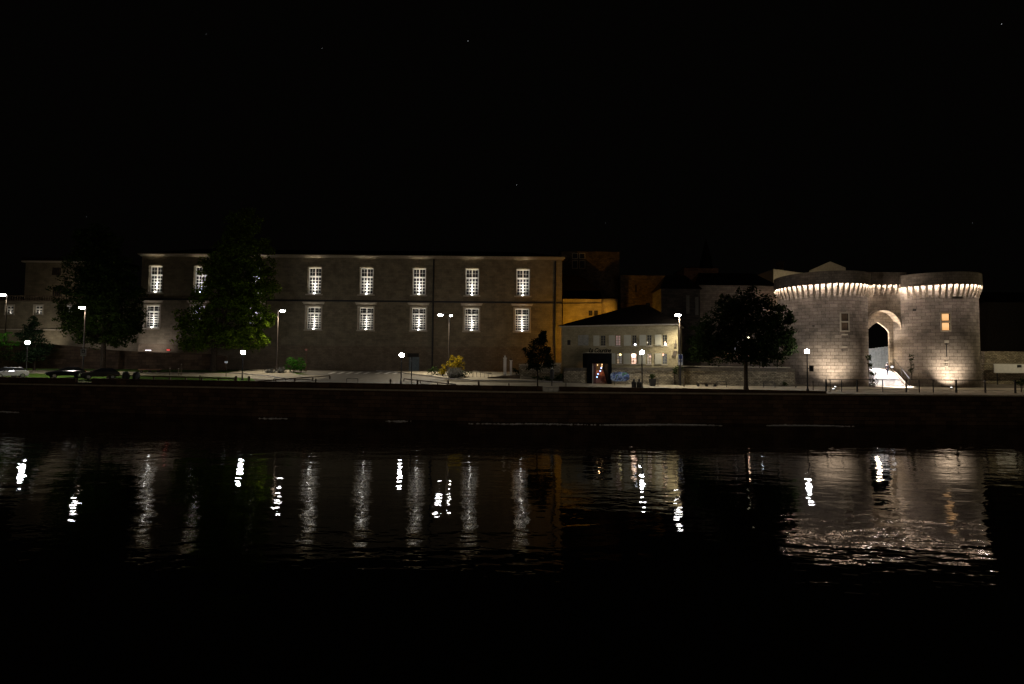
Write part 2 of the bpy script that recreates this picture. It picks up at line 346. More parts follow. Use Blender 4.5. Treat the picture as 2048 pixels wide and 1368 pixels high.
# ---------------------------------------------------------------- quay wall with parapet
PX = [(-420, 4.3), (-66, 4.27), (-31.3, 4.2), (0, 4.06), (20, 3.93), (35.9, 3.74)]
def ptop(x):
    for (a, b), (c, d) in zip(PX, PX[1:]):
        if x <= c: return b + (d - b) * (x - a) / (c - a)
    return 3.74
qw = thing('quay_wall', (0, 59.5, 0), 'long dark stone quay wall rising straight from the river', 'quay wall')
mb = MB()
for (a, b), (c, d) in zip(QUAY, QUAY[1:]):
    mb.hexa([(a, b, -2), (c, d, -2), (c, d + .6, -2), (a, b + .6, -2), (a, b, 3.30), (c, d, 3.30), (c, d + .6, 3.30), (a, b + .6, 3.30)])
mb.build('wall_face', M_quay, qw, world=True)
mb = MB()
for (a, b), (c, d) in zip(QUAY, QUAY[1:]):
    mb.hexa([(a, b - .08, 3.302), (c, d - .08, 3.302), (c, d + .7, 3.302), (a, b + .7, 3.302), (a, b - .08, 3.47), (c, d - .08, 3.47), (c, d + .7, 3.47), (a, b + .7, 3.47)])
mb.build('coping', M_cap, qw, world=True)
gapA = (at(157, 764, 67.4).x, at(190, 764, 67.1).x); gapB = (at(1085, 780, 60).x, at(1118, 780, 60).x)
stops = sorted([p[0] for p in PX] + list(gapA) + list(gapB) + [10, -15, 28, -50])
for a, c in zip(stops, stops[1:]):
    if abs(a - gapA[0]) < .01 or abs(a - gapB[0]) < .01: continue
    m2 = MB(); b, d = quay_y(a) + .05, quay_y(c) + .05
    m2.hexa([(a, b, 3.473), (c, d, 3.473), (c, d + .4, 3.473), (a, b + .4, 3.473), (a, b, ptop(a)), (c, d, ptop(c)), (c, d + .4, ptop(c)), (a, b + .4, ptop(a))])
    m2.build('parapet', M_quay, qw, world=True)
for g, lab in ((gapA, 'low pale bar closing the parapet gap by the parked cars'), (gapB, 'low pale bar closing the parapet gap below the young tree')):
    y0 = quay_y(g[0]) + .25; t = thing('quay_barrier', (g[0], y0, 3.47), lab, 'barrier')
    m2 = MB(); yb = quay_y(g[1]) + .25
    m2.beam((g[0] + .05, y0, 3.92), (g[1] - .05, yb, 3.92), .05, .06); m2.build('top_bar', M_grey, t, world=True)
    for k in (0.04, .35, .65, .96):
        x = g[0] + (g[1] - g[0]) * k; m2 = MB(); m2.tube((x, y0 + (yb - y0) * k, 3.47), (x, y0 + (yb - y0) * k, 3.87), .02, n=6); m2.build('post', M_grey, t, world=True)

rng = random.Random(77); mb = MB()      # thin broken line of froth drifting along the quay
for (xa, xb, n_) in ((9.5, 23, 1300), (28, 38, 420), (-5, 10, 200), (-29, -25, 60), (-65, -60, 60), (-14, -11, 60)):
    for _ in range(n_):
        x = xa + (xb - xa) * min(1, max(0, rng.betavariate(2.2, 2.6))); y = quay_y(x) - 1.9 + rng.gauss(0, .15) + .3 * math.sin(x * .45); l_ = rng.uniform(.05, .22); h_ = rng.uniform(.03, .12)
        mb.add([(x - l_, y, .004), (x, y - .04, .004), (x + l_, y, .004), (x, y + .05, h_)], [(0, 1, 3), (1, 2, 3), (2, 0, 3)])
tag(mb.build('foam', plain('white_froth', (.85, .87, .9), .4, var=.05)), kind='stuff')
# ---------------------------------------------------------------- windows of the long building
def window_mesh(w_, h_, cols, split, rows_top, rows_low, bar=0.10):
    """frame and bars of one window; local x centred, z from 0"""
    mb = MB(); f = 0.16
    mb.box(-w_ / 2, -w_ / 2 + f, 0, .12, 0, h_); mb.box(w_ / 2 - f, w_ / 2, 0, .12, 0, h_)
    mb.box(-w_ / 2 + f, w_ / 2 - f, 0.002, .118, 0, f); mb.box(-w_ / 2 + f, w_ / 2 - f, 0.002, .118, h_ - f, h_)
    zs = h_ * split; mb.box(-w_ / 2 + f, w_ / 2 - f, -0.01, .117, zs - .14, zs + .14)
    mb.box(-.08, .08, 0.01, .119, f, zs - .14); mb.box(-.08, .08, 0.01, .119, zs + .14, h_ - f)
    for xc in cols: 
        mb.box(xc * w_ / 2 - bar / 2, xc * w_ / 2 + bar / 2, 0.02, .09, f, zs - .14); mb.box(xc * w_ / 2 - bar / 4, xc * w_ / 2 + bar / 4, 0.05, .09, zs + .14, h_ - f)
    for i in range(1, rows_low):
        z = f + (zs - .14 - f) * i / rows_low; mb.box(-w_ / 2 + f, w_ / 2 - f, 0.03, .08, z - bar * .65, z + bar * .65)
    for i in range(1, rows_top):
        z = zs + .14 + (h_ - f - zs - .14) * i / rows_top; mb.box(-w_ / 2 + f, w_ / 2 - f, 0.055, .08, z - bar / 5, z + bar / 5)
    return mb
FY = 94.0
UP = [311, 401, 515, 629, 733, 838, 944, 1046]; LO = [304, 396, 511, 627, 732, 837, 943, 1044]
pL = at(281, 600, FY); pR = at(1124, 600, FY)
ztop = at(700, 516, FY).z
base = thing('long_stone_building', (pL.x, FY, 5.0), 'long two-storey pale stone building with two rows of floodlit white windows', 'building')
uz = (at(700, 588, FY).z, at(700, 535, FY).z); lz = (at(700, 659, FY).z, at(700, 614, FY).z)
holes = []; wins = []
for r, row in enumerate((UP, LO)):
    z0, z1 = uz if r == 0 else lz
    for x in row:
        c = at(x, 560 if r == 0 else 636, FY); hw = 1.22 if r == 0 else 1.33
        holes.append((c.x - hw, c.x + hw, z0, z1)); wins.append((r, c.x, hw, z0, z1))
zb = at(700, 692, FY).z
oth = [(at(736, 700, FY).x, at(698, 700, FY).z, .42, .75), (at(820, 696, FY).x, at(820, 696, FY).z, .4, .5)]
for x, z, a, b in [(at(736, 699, FY).x, at(736, 699, FY).z, .42, .75), (at(820, 697, FY).x, at(820, 697, FY).z, .42, .45)]: pass
mb = MB(); mb.wall(pL.x, pR.x, zb, ztop, FY, .55, holes)
mb.quad((pR.x, FY, 3), (pR.x, FY + 14, 3), (pR.x, FY + 14, ztop), (pR.x, FY, ztop)); mb.quad((pL.x, FY + 14, 3), (pL.x, FY, 3), (pL.x, FY, ztop), (pL.x, FY + 14, ztop))
mb.build('wall', M_facade, base, world=True)
mb = MB(); sm = [(at(736, 699, FY).x, at(736, 699, FY).z, .42, .75), (at(820, 697, FY).x, at(820, 697, FY).z, .42, .5), (at(308, 686, FY).x, at(308, 686, FY).z, .6, 1.0)]
door = at(828, 730, FY)
hb = [(x - a, x + a, z - b, z + b) for x, z, a, b in sm if z + b < zb] + [(door.x - .95, door.x + .95, 4.6, at(828, 714, FY).z)]
mb.wall(pL.x, pR.x, 3.0, zb - 0.0, FY - 0.12, .5, hb); mb.quad((pL.x, FY - .12, zb), (pR.x, FY - .12, zb), (pR.x, FY, zb), (pL.x, FY, zb))
mb.build('base_course', M_base, base, world=True)
for x, z, a, b in sm:
    m2 = MB(); m2.box(x - a, x + a, FY + .2, FY + .24, z - b, z + b); g_ = m2.build('window', M_glass, base, world=True)
    m2 = MB()
    for k in (-.5, 0, .5): m2.box(x + k * a - .03, x + k * a + .03, FY + .1, FY + .14, z - b, z + b)
    m2.build('bars', M_iron, g_, world=True)
m2 = MB(); m2.box(door.x - .95, door.x + .95, FY + .1, FY + .2, 4.6, at(828, 714, FY).z); m2.build('door', plain('blue_grey_door', (0.12, 0.15, 0.16), .6), base, world=True)
M_spot = emit('uplight_lens', (1, .98, .94), 22)
for r, cx, hw, z0, z1 in wins:
    wp = window_mesh(2 * hw - .1, z1 - z0 - .06, (-.46, .46) if r == 0 else (-.6, .6), .66 if r == 0 else .72, 2, 5 if r == 0 else 6)
    wp.v = [(v[0] + cx, v[1] + FY + .44, v[2] + z0 + .03) for v in wp.v]
    wo = wp.build('window', M_paint, base, world=True)
    m2 = MB(); m2.box(cx - hw + .05, cx + hw - .05, FY + .50, FY + .515, z0 + .03, z1 - .03); m2.build('pane', M_glass, wo, world=True)
    m2 = MB(); fr = .22; y0, y1 = FY - .07, FY + .04
    m2.box(cx - hw - fr, cx - hw, y0, y1, z0 - .05, z1 + .22); m2.box(cx + hw, cx + hw + fr, y0, y1, z0 - .05, z1 + .22); m2.box(cx - hw, cx + hw, y0 + .002, y1, z1, z1 + .22)
    m2.build('surround', M_facade if r == 0 else M_trim, wo, world=True)
    m2 = MB(); m2.box(cx - hw - .3, cx + hw + .3, FY - .2, FY + .02, z0 - .28, z0 - .055); m2.build('sill', M_trim, wo, world=True)
    if r:
        m2 = MB(); m2.box(cx - hw - .5, cx + hw + .5, FY - .14, FY - .003, z1 + .45, z1 + .68); m2.box(cx - hw - .6, cx + hw + .6, FY - .3, FY - .004, z1 + .683, z1 + .86); m2.build('hood_moulding', M_trim, wo, world=True)
    m2 = MB(); m2.lathe(cx, FY + .03, [(.05, z0 + .01), (.11, z0 + .03), (.11, z0 + .14), (.06, z0 + .16)], 10); fx = m2.build('uplight', M_spot, wo, world=True)
    lamp('SPOT', (cx, FY - .05, z0 + .24), 150 if r else 160, (1, .95, .87), wo, target=(cx, FY + .3, z0 + 3), size=.06, cone=120, blend=.9)
    lamp('SPOT', (cx, FY - .05, z0 + .24), 900 if r else 1200, (1, .95, .87), wo, target=(cx, FY + .40, z0 + 3.6), size=.06, cone=52, blend=1.0)
    if r == 0: lamp('SPOT', (cx, FY - .3, z0 + .3), 1300, (1, .86, .62), wo, target=(cx, FY - .25, z0 + 8), size=.05, cone=34, blend=.8)
# cornice, roof, string line, pipes
m2 = MB(); m2.box(pL.x - .25, pR.x + .25, FY - .22, FY + .3, ztop, ztop + .22); m2.box(pL.x - .5, pR.x + .5, FY - .5, FY + .3, ztop + .222, ztop + .46); m2.build('cornice', plain('cornice_stone', (.27, .23, .165), .9, var=.15), base, world=True)
m2 = MB(); a, b, zc = pL.x - .6, pR.x + .6, ztop + .463
m2.add([(a, FY - .6, zc), (b, FY - .6, zc), (b, FY + 14.5, zc), (a, FY + 14.5, zc), (a + 7, FY + 7, zc + 2.4), (b - 7, FY + 7, zc + 2.4)], [(0, 1, 5, 4), (1, 2, 5), (2, 3, 4, 5), (3, 0, 4), (3, 2, 1, 0)]); m2.build('roof', M_roof, base, world=True)
m2 = MB(); c0, c1 = at(283, 598, FY), at(1124, 606, FY); m2.beam((c0.x, FY - .08, c0.z + .14), (c1.x, FY - .08, c1.z + .14), .16, .28); m2.build('cable_duct', M_iron, base, world=True)
for (x, yt) in ((868, 519), (1111, 523)):
    t_ = at(x, yt, FY); bt = at(x - (4 if x < 1000 else 1), 735, FY); m2 = MB(); m2.tube((t_.x, FY - .16, t_.z), (t_.x, FY - .16, bt.z), .15, n=8); m2.build('drainpipe', M_iron, base, world=True)

# ---------------------------------------------------------------- left wing and its upper block
lw = thing('terrace_wing', (at(0, 650, 97).x, 97, 5), 'low pale wing with balustrade on its roof, at the left edge', 'building')
x0, x1 = at(-160, 650, 97).x, at(284, 650, 97).x - .3; zt = at(80, 603, 97).z
hs = [(at(x, 620, 97).x - .75, at(x, 620, 97).x + .75, at(x, 629, 97).z, at(x, 611, 97).z) for x in (19, 77, 138)]
mb = MB(); mb.wall(x0, x1, 3, zt, 97, .4, hs); mb.quad((x0, 97, zt), (x1, 97, zt), (x1, 109, zt), (x0, 109, zt)); mb.build('wall', M_facade, lw, world=True)
mb = MB(); mb.box(x0, x1, 96.8, 96.995, at(80, 659, 97).z - .12, at(80, 659, 97).z + .06); mb.build('string_course', M_trim, lw, world=True)
mb = MB(); mb.box(x0, x1, 96.7, 97.1, zt + .003, zt + .2); n = 90
for i in range(n):
    x = x0 + (x1 - x0) * (i + .5) / n; mb.lathe(x, 96.9, [(.09, zt + .2), (.14, zt + .42), (.06, zt + .7), (.09, zt + .9)], 6)
mb.box(x0, x1, 96.75, 97.05, zt + .9, zt + 1.05); mb.build('balustrade', M_old, lw, world=True)
for a, b, c, d in hs:
    wp = window_mesh(b - a - .05, d - c - .04, (), .6, 1, 2, .05); wp.v = [(v[0] + (a + b) / 2, v[1] + 97.2, v[2] + c + .02) for v in wp.v]; wo = wp.build('window', M_paint, lw, world=True)
    m2 = MB(); m2.box(a + .03, b - .03, 97.27, 97.29, c, d); m2.build('pane', M_glass, wo, world=True)
    m2 = MB(); m2.box(a - .2, a, 96.92, 97.02, c - .1, d + .2); m2.box(b, b + .2, 96.92, 97.02, c - .1, d + .2); m2.box(a, b, 96.922, 97.02, d, d + .2); m2.build('surround', M_trim, wo, world=True)
    lamp('SPOT', ((a + b) / 2 + .2, 96.96, c + .12), 16, (1, .94, .85), wo, target=((a + b) / 2, 97.15, d + .5), size=.05, cone=150, blend=.8)
ub = thing('upper_block', (at(95, 600, 104).x, 104, 5), 'plain square block with flat eave rising behind the balustrade', 'building')
a, b = at(50, 560, 104).x, at(215, 560, 104).x; z1 = at(97, 525, 104).z
hs = [(at(103, 540, 104).x, at(122, 540, 104).x, at(112, 550, 104).z, at(112, 535, 104).z), (at(104, 580, 104).x, at(124, 580, 104).x, at(112, 592, 104).z, at(112, 573, 104).z)]
mb = MB(); mb.wall(a, b, 5, z1, 104, .4, hs); mb.quad((a, 112, 5), (a, 104, 5), (a, 104, z1), (a, 112, z1)); mb.build('wall', M_facade, ub, world=True)
mb = MB(); mb.box(a - .5, b + .5, 103.5, 112.3, z1, z1 + .25); mb.build('cornice', M_trim, ub, world=True)
mb = MB(); mb.box(a - .5, b + .5, 103.6, 112.3, z1 + .253, z1 + .9); mb.build('roof', M_roof, ub, world=True)
for h in hs:
    m2 = MB(); m2.box(h[0], h[1], 104.2, 104.25, h[2], h[3]); wo = m2.build('window', M_glass, ub, world=True)
    m2 = MB(); xm = (h[0] + h[1]) / 2
    for k in (-.6, -.2, .2, .6): m2.box(xm + k * (h[1] - h[0]) / 2 - .05, xm + k * (h[1] - h[0]) / 2 + .05, 104.1, 104.18, h[2], h[3])
    m2.build('frame', M_old, wo, world=True)
lamp('SPOT', (at(60, 690, 91).x, 92.5, 7.2), 900, (1, .88, .72), ub, target=(at(70, 640, 97).x, 97.5, 13), size=.3, cone=120, blend=.9)
lamp('SPOT', (at(110, 600, 99).x, 99, zt + 1.2), 220, (1, .80, .58), ub, target=(at(110, 560, 104).x, 104, zt + 4), size=.3, cone=130, blend=.9)
# retaining wall in front of the wing
rw = thing('retaining_wall', (at(200, 740, 84.5).x, 84.5, 4.5), 'dark sloping-topped retaining wall behind the parked cars', 'wall')
pts = [(-160, 676), (20, 683), (95, 688), (140, 692), (220, 700), (300, 704), (420, 708), (450, 712)]
mb = MB()
for (xa, ya), (xb, yb) in zip(pts, pts[1:]):
    A, B = at(xa, ya, 84.5), at(xb, yb, 84.5)
    mb.hexa([(A.x, 84.5, 3), (B.x, 84.5, 3), (B.x, 85.1, 3), (A.x, 85.1, 3), (A.x, 84.5, A.z), (B.x, 84.5, B.z), (B.x, 85.1, B.z), (A.x, 85.1, A.z)])
mb.build('wall_face', M_quay, rw, world=True)
A = at(296, 699, 86.2)
for k, (px, e) in enumerate(((296, 330), (240, 240), (150, 240))):
    A = at(px, 700 if px == 296 else 706, 91.0); t = thing('ground_floodlight', A, ['flat white floodlight glowing at the foot of the wall, nearest the red lamp', 'flat white floodlight under the left tree crown', 'white floodlight at the foot of the low wing, left of the big tree'][k], 'floodlight')
    m2 = MB(); m2.box(A.x - (.4 if k == 0 else .2), A.x + (.4 if k == 0 else .2), A.y - .1, A.y + .2, A.z - .1, A.z + .0); m2.build('lens', emit('flood_lens', (1, .9, 1), 3.0), t, world=True)
    m2 = MB(); m2.box(A.x - .08, A.x + .08, A.y - .05, A.y + .15, A.z - 1.3, A.z - .103); m2.build('stand', M_iron, t, world=True)
    lamp('SPOT', (A.x, A.y, A.z + .2), e, (1, .88, .86), t, target=(A.x, (97 if px < 280 else 94) + .5, A.z + 2.6), size=.2, cone=140, blend=.9)

# ---------------------------------------------------------------- street lamps
M_globe = emit('lit_globe_glass', (.98, .97, 1.0), 185); M_head = emit('lit_lantern_glass', (1, .97, .93), 100)
def make_globe_lamp(h):
    r = thing('globe_lamp', (0, 0, 0), 'x', 'street lamp')
    m2 = MB(); m2.lathe(0, 0, [(.16, 0), (.16, .15), (.10, .3), (.075, .9), (.065, h - .35), (.05, h - .33)], 10); m2.build('pole', M_iron, r)
    m2 = MB(); m2.lathe(0, 0, [(.07, h - .33), (.17, h - .27), (.19, h - .22), (.05, h - .21)], 12); m2.build('collar', M_iron, r)
    m2 = MB(); m2.ball((0, 0, h), .27); m2.build('globe', M_globe, r, smooth=True)
    return r
GL = [(55, 685, 73, 'globe lamp on dark pole behind the leftmost parked car'), (486, 705, 70.8, 'globe lamp on dark pole in front of the big tree trunk'),
      (803, 710, 68, 'globe lamp on dark pole beside the direction sign'), (1284, 705, 66, 'globe lamp on dark pole in front of the restaurant windows'),
      (1614, 703, 65.4, 'globe lamp on dark pole before the left gate tower')]
for x, y, Y, lab in GL:
    p = at(x, y, Y); z = gz(p.x, Y); o = make_globe_lamp(p.z - z); o.location = (p.x, Y, z); tag(o, lab, group='globe lamps along the promenade')
p = at(1614, 740, 65.4); t = thing('junction_box', (p.x + .28, 65.3, p.z), 'small dark box fixed to the globe lamp pole by the left tower', 'box')
m2 = MB(); m2.box(.0, .42, -.1, .14, -.15, .55); m2.build('case', M_iron, t); m2 = MB(); m2.box(-.22, .0, -.03, .03, .1, .2); m2.build('bracket', M_iron, t)
def tall_lamp(x, y, Y, px_pole, lab, aim=-2.2, arms=(1,), zb_=None, big=True, parent_label=None):
    hp = at(x, y, Y); pp = at(px_pole, y + 6, Y); z = gz(pp.x, Y) if zb_ is None else zb_
    t = thing('tall_street_lamp', (pp.x, Y, z), lab, 'street lamp', 'tall street lamps')
    m2 = MB(); m2.lathe(pp.x, Y, [(.17, z), (.16, z + .4), (.115, z + .9), (.07, hp.z + .1), (.05, hp.z + .12)], 10); m2.build('pole', plain('brown_lamp_pole', (.06, .045, .033), .6, .2), t, world=True)
    def head(c, sx):
        m3 = MB(); m3.tube((pp.x, Y, hp.z + .05), (c.x, c.y, hp.z + .16), .05, n=6); m3.build('arm', M_iron, t, world=True)
        m3 = MB(); m3.ball((c.x, c.y, hp.z + .12), .46 * sx, .3 * sx, .12, 14, 6); h_ = m3.build('lamp_head', M_iron, t, world=True, smooth=True)
        m3 = MB(); m3.ball((c.x, c.y, hp.z - .03), .40 * sx, .26 * sx, .17 * sx, 14, 7); m3.build('lens', M_head, h_, world=True, smooth=True)
        lamp('SPOT', (c.x, c.y, hp.z - .3), 3600 * sx, (1, .88, .68), t, target=(c.x, c.y + aim, hp.z - 8), size=.06, cone=128, blend=.8)
    head(Vector((hp.x, Y - .2, hp.z)), 1.0)
    return t, head, pp, hp
tall_lamp(8, 590, 86, 14, 'tall street lamp at the left edge above the low wing')
tall_lamp(166, 615, 74.5, 171, 'tall street lamp standing before the left dark tree')
tall_lamp(566, 622, 81.5, 556, 'tall street lamp right of the big tree, over the road')
t, head, pp, hp = tall_lamp(881, 630, 79, 899, 'twin-headed tall street lamp in the middle, behind the yellow shrub')
head(Vector((pp.x + .15, 79.9, hp.z)), .55)
tall_lamp(1355, 630, 72, 1359, 'tall street lamp at the right corner of the restaurant', aim=-.5)

# ---------------------------------------------------------------- gatehouse
TY, TR = 78.0, 5.75; TX = (45.6, 61.3); ZR = at(1660, 566, 72).z; ZG = 3.4; ZT = at(1660, 541, 72).z
gate = thing('town_gate', (53.4, 76, 3.9), 'medieval town gate of two round stone towers with lit corbels', 'gate')
for X in TX:
    def flat_(v, lim): return min(v.co.y, lim) if (v.co.x > 0) == (X < 50) else v.co.y      # flat towards the passage
    o = MB(); o.lathe(X, TY, [(TR + .06, ZG - 1), (TR, ZG + 5), (TR, ZR + .02)], 96); tw = o.build('tower', M_tower, gate, world=True, smooth=False)
    # place origin at tower axis so courses run round it
    for v in tw.data.vertices: v.co = v.co + Vector((gate.location.x - X, gate.location.y - TY, 0))
    for v in tw.data.vertices: v.co.y = flat_(v, .2)      # the towers are flat at the back
    tw.location = (X - gate.location.x, TY - gate.location.y, 0)
    for p_ in tw.data.polygons: p_.use_smooth = True
    m2 = MB(); RO = TR + .44
    m2.lathe(0, 0, [(RO, ZR - gate.location.z + .12), (RO, ZT - gate.location.z), (RO - .5, ZT - gate.location.z), (RO - .5, ZR - gate.location.z + .5)], 96)
    pr = m2.build('parapet', M_parapet, tw)
    for v in pr.data.vertices: v.co.y = flat_(v, .3)
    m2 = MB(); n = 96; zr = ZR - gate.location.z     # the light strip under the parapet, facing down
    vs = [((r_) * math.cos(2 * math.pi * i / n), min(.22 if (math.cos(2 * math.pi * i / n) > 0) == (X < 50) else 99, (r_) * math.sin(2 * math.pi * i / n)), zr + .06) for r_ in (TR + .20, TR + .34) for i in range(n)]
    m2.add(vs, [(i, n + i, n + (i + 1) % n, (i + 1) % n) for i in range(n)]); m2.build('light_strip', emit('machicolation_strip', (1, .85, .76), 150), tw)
    m2 = MB(); m2.lathe(0, 0, [(RO + .03, zr + .14), (RO + .03, zr + .0), (RO - .09, zr + .0), (RO - .09, zr + .14)], 96); lr = m2.build('lintel_ring', M_parapet, tw)
    for v in lr.data.vertices: v.co.y = flat_(v, .25)
# corbels
def corbel_mesh():
    prof = [(r_ * .72, z * .70) for r_, z in [(0, -2.3), (.10, -2.25), (.16, -2.05), (.17, -1.75), (.24, -1.66), (.33, -1.5), (.34, -1.2), (.42, -1.1), (.50, -.92), (.51, -.6), (.56, -.5), (.60, -.3), (.60, -.001), (0, -.001)]]
    m2 = MB(); n = len(prof); wd = .14
    m2.add([(-wd, -r_, z) for r_, z in prof] + [(wd, -r_, z) for r_, z in prof], [tuple(range(n)), tuple(range(2 * n - 1, n - 1, -1))] + [(i, n + i, n + (i + 1) % n, (i + 1) % n) for i in range(n)])
    return m2
c0 = corbel_mesh().build('corbel', M_gate, gate); first = True
NC = 52
def corbel_at(x, y, rz):
    global first
    c = c0 if first else c0.copy()
    if not first: sc.collection.objects.link(c); c.parent = gate
    first = False
    c.location = (x - gate.location.x, y - gate.location.y, ZR - gate.location.z); c.rotation_euler = (0, 0, rz)
CY = 76.0
for ti, X in enumerate(TX):
    for i in range(NC):
        a = 2 * math.pi * (i + .5) / NC; x, y = X + TR * math.cos(a), TY + TR * math.sin(a)
        if y > TY + (4.4 if (ti == 0 and x < X) else .2): continue
        if y > CY - .75 and ((ti == 0 and x > X) or (ti == 1 and x < X)): continue
        corbel_at(x, y, a + math.pi / 2)
def arch_wall(mb, x0, x1, z1, y0, y1, cx, hw, zs, zc, zbot, pointed=False, n=16):
    pts = []
    for i in range(n + 1):
        t = math.pi * (1 - i / n); c = math.cos(t)
        zz = zs + (zc - zs) * (math.sin(t) if not pointed else (1 - abs(c)) ** .62 * (1 + .0 * abs(c)))
        pts.append((cx + hw * c, zz))
    prof = [(cx - hw, zbot)] + pts + [(cx + hw, zbot)]
    for y, fl in ((y0, 0), (y1, 1)):
        mb.quad((x0, y, zbot), (cx - hw, y, zbot), (cx - hw, y, z1), (x0, y, z1)); mb.quad((cx + hw, y, zbot), (x1, y, zbot), (x1, y, z1), (cx + hw, y, z1))
        for (a, b), (c, d) in zip(pts, pts[1:]): mb.quad((a, y, b), (c, y, d), (c, y, z1), (a, y, z1))
    for (a, b), (c, d) in zip(prof, prof[1:]): mb.quad((a, y0, b), (a, y1, b), (c, y1, d), (c, y0, d))
m2 = MB(); arch_wall(m2, 49.9, 57.0, ZR + .02, CY, CY + 1.1, 53.38, 2.5, 12.1, 14.75, ZG - .5); m2.build('curtain_wall', M_gate, gate, world=True)
m2 = MB(); arch_wall(m2, 50.2, 57.0, ZR - 1, CY + 1.103, CY + 1.38, 53.3, 1.68, 11.5, 13.15, ZG - .5, pointed=True); m2.build('inner_arch', M_gate, gate, world=True)
m2 = MB()     # moulded arch ring standing proud of the curtain wall
n = 24
for i in range(n):
    ta, tb = math.pi * i / n, math.pi * (i + 1) / n; q = []
    for y in (CY - .1, CY + .1):
        for t_ in (ta, tb):
            for e in (0, .28): q.append((53.38 + (2.5 + e) * math.cos(t_), y, 12.1 + (2.65 + e) * math.sin(t_)))
    m2.hexa([q[0], q[1], q[3], q[2], q[4], q[5], q[7], q[6]])
m2.build('arch_moulding', M_gate, gate, world=True)
zc = at(1768, 544, CY - .6).z; zl = at(1768, 569, CY - .6).z
m2 = MB(); m2.box(50.6, 56.5, CY - .46, CY - .05, zl + .12, zc); m2.build('curtain_parapet', stone('dark_curtain_parapet', (0.20, 0.165, 0.13), 0.6, 0.35, 0.5, var=0.2, stain=0.35), gate, world=True)
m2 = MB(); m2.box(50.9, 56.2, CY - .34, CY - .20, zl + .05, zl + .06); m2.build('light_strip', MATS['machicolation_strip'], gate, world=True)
m2 = MB(); m2.box(50.8, 56.3, CY - .47, CY - .38, zl, zl + .118); m2.build('lintel', M_gate, gate, world=True)
for i in range(7):
    c = c0.copy(); sc.collection.objects.link(c); c.parent = gate; c.location = (51.3 + i * .8 - gate.location.x, CY - gate.location.y, zl - gate.location.z); c.rotation_euler = (0, 0, 0)
m2 = MB(); m2.box(50.5, 56.6, CY - .1, CY + 1.9, ZR + .03, ZR + .3); m2.build('walkway', M_gate, gate, world=True)
def on_tower(ti, px, py):        # the point of the tower's face seen at the pixel, with its outward angle
    d = ray(px, py); X = TX[ti]; ox, oy = -X, -TY
    a = d.x ** 2 + d.y ** 2; b = 2 * (ox * d.x + oy * d.y); c = ox ** 2 + oy ** 2 - TR ** 2
    t = (-b - math.sqrt(max(0, b * b - 4 * a * c))) / (2 * a); p = CAM + d * t
    return p, math.atan2(p.y - TY, p.x - X) + math.pi / 2
def tower_window(ti, px, lit):
    p, rz = on_tower(ti, px, 644); z0, z1 = at(px, 661, p.y).z, at(px, 627, p.y).z; hw = .48; h = z1 - z0
    m2 = MB(); fr = .13
    m2.box(-hw - fr, -hw, -.12, .1, 0, h); m2.box(hw, hw + fr, -.12, .1, 0, h); m2.box(-hw - fr, hw + fr, -.14, .1, h + .002, h + .16); m2.box(-hw, hw, -.13, .1, h * .47, h * .56); m2.box(-hw - fr, hw + fr, -.16, .1, -.14, -.002)
    wo = m2.build('window', M_trim, gate); wo.location = Vector((p.x, p.y, z0)) - gate.location; wo.rotation_euler = (0, 0, rz)
    tag(wo, 'amber lit window' if lit else 'unlit window with pale stone cross bar')
    m2 = MB(); m2.box(-hw, hw, -.04, .05, .002, h * .47 - .002); m2.box(-hw, hw, -.04, .05, h * .56 + .002, h - .002)
    m2.build('pane', emit('amber_lit_glass', (1, .50, .17), .95) if lit else plain('brown_shuttered_pane', (.13, .09, .06), .4), wo)
    m2 = MB()
    for a, b in ((.02, h * .47 - .02), (h * .56 + .02, h - .02)):
        m2.box(-hw, -hw + .05, -.06, -.041, a, b); m2.box(hw - .12, hw, -.06, -.041, a, b); m2.box(-hw + .05, hw - .12, -.06, -.041, b - .05, b); m2.box(-hw + .05, hw - .12, -.06, -.041, a, a + .05)
    m2.build('casement', plain('dark_casement', (.03, .022, .018), .6), wo)
tower_window(0, 1689, False); tower_window(1, 1891, True)
def patch(ti, px, py, wd, h, name, mat, dp=.05):
    p, rz = on_tower(ti, px, py); m2 = MB(); m2.box(-wd / 2, wd / 2, -dp, .1, -h / 2, h / 2); o = m2.build(name, mat, gate); o.location = p - gate.location; o.rotation_euler = (0, 0, rz); return o
M_slit = plain('arrow_slit_dark', (.02, .017, .014), .9)
for (ti, px, py, wd, h) in ((0, 1689, 674, .9, .1), (0, 1689, 700, .9, .11), (0, 1627, 652, .3, .14), (1, 1829, 620, .4, .3), (1, 1893, 700, .12, 1.9), (1, 1893, 688, .42, .14), (1, 1892, 728, .34, .16), (1, 1915, 594, 1.3, .12), (1, 1857, 768, .3, .1)):
    patch(ti, px, py, wd, h, 'arrow_slit', M_slit, .012)
for (ti, px, py, wd, h) in ((0, 1689, 669, .8, .14), (0, 1689, 694, .7, .14), (1, 1893, 683, .5, .35), (1, 1892, 724, .45, .14), (1, 1892, 733, .4, .1)):
    patch(ti, px, py, wd, h, 'slit_sill', M_trim, .09)
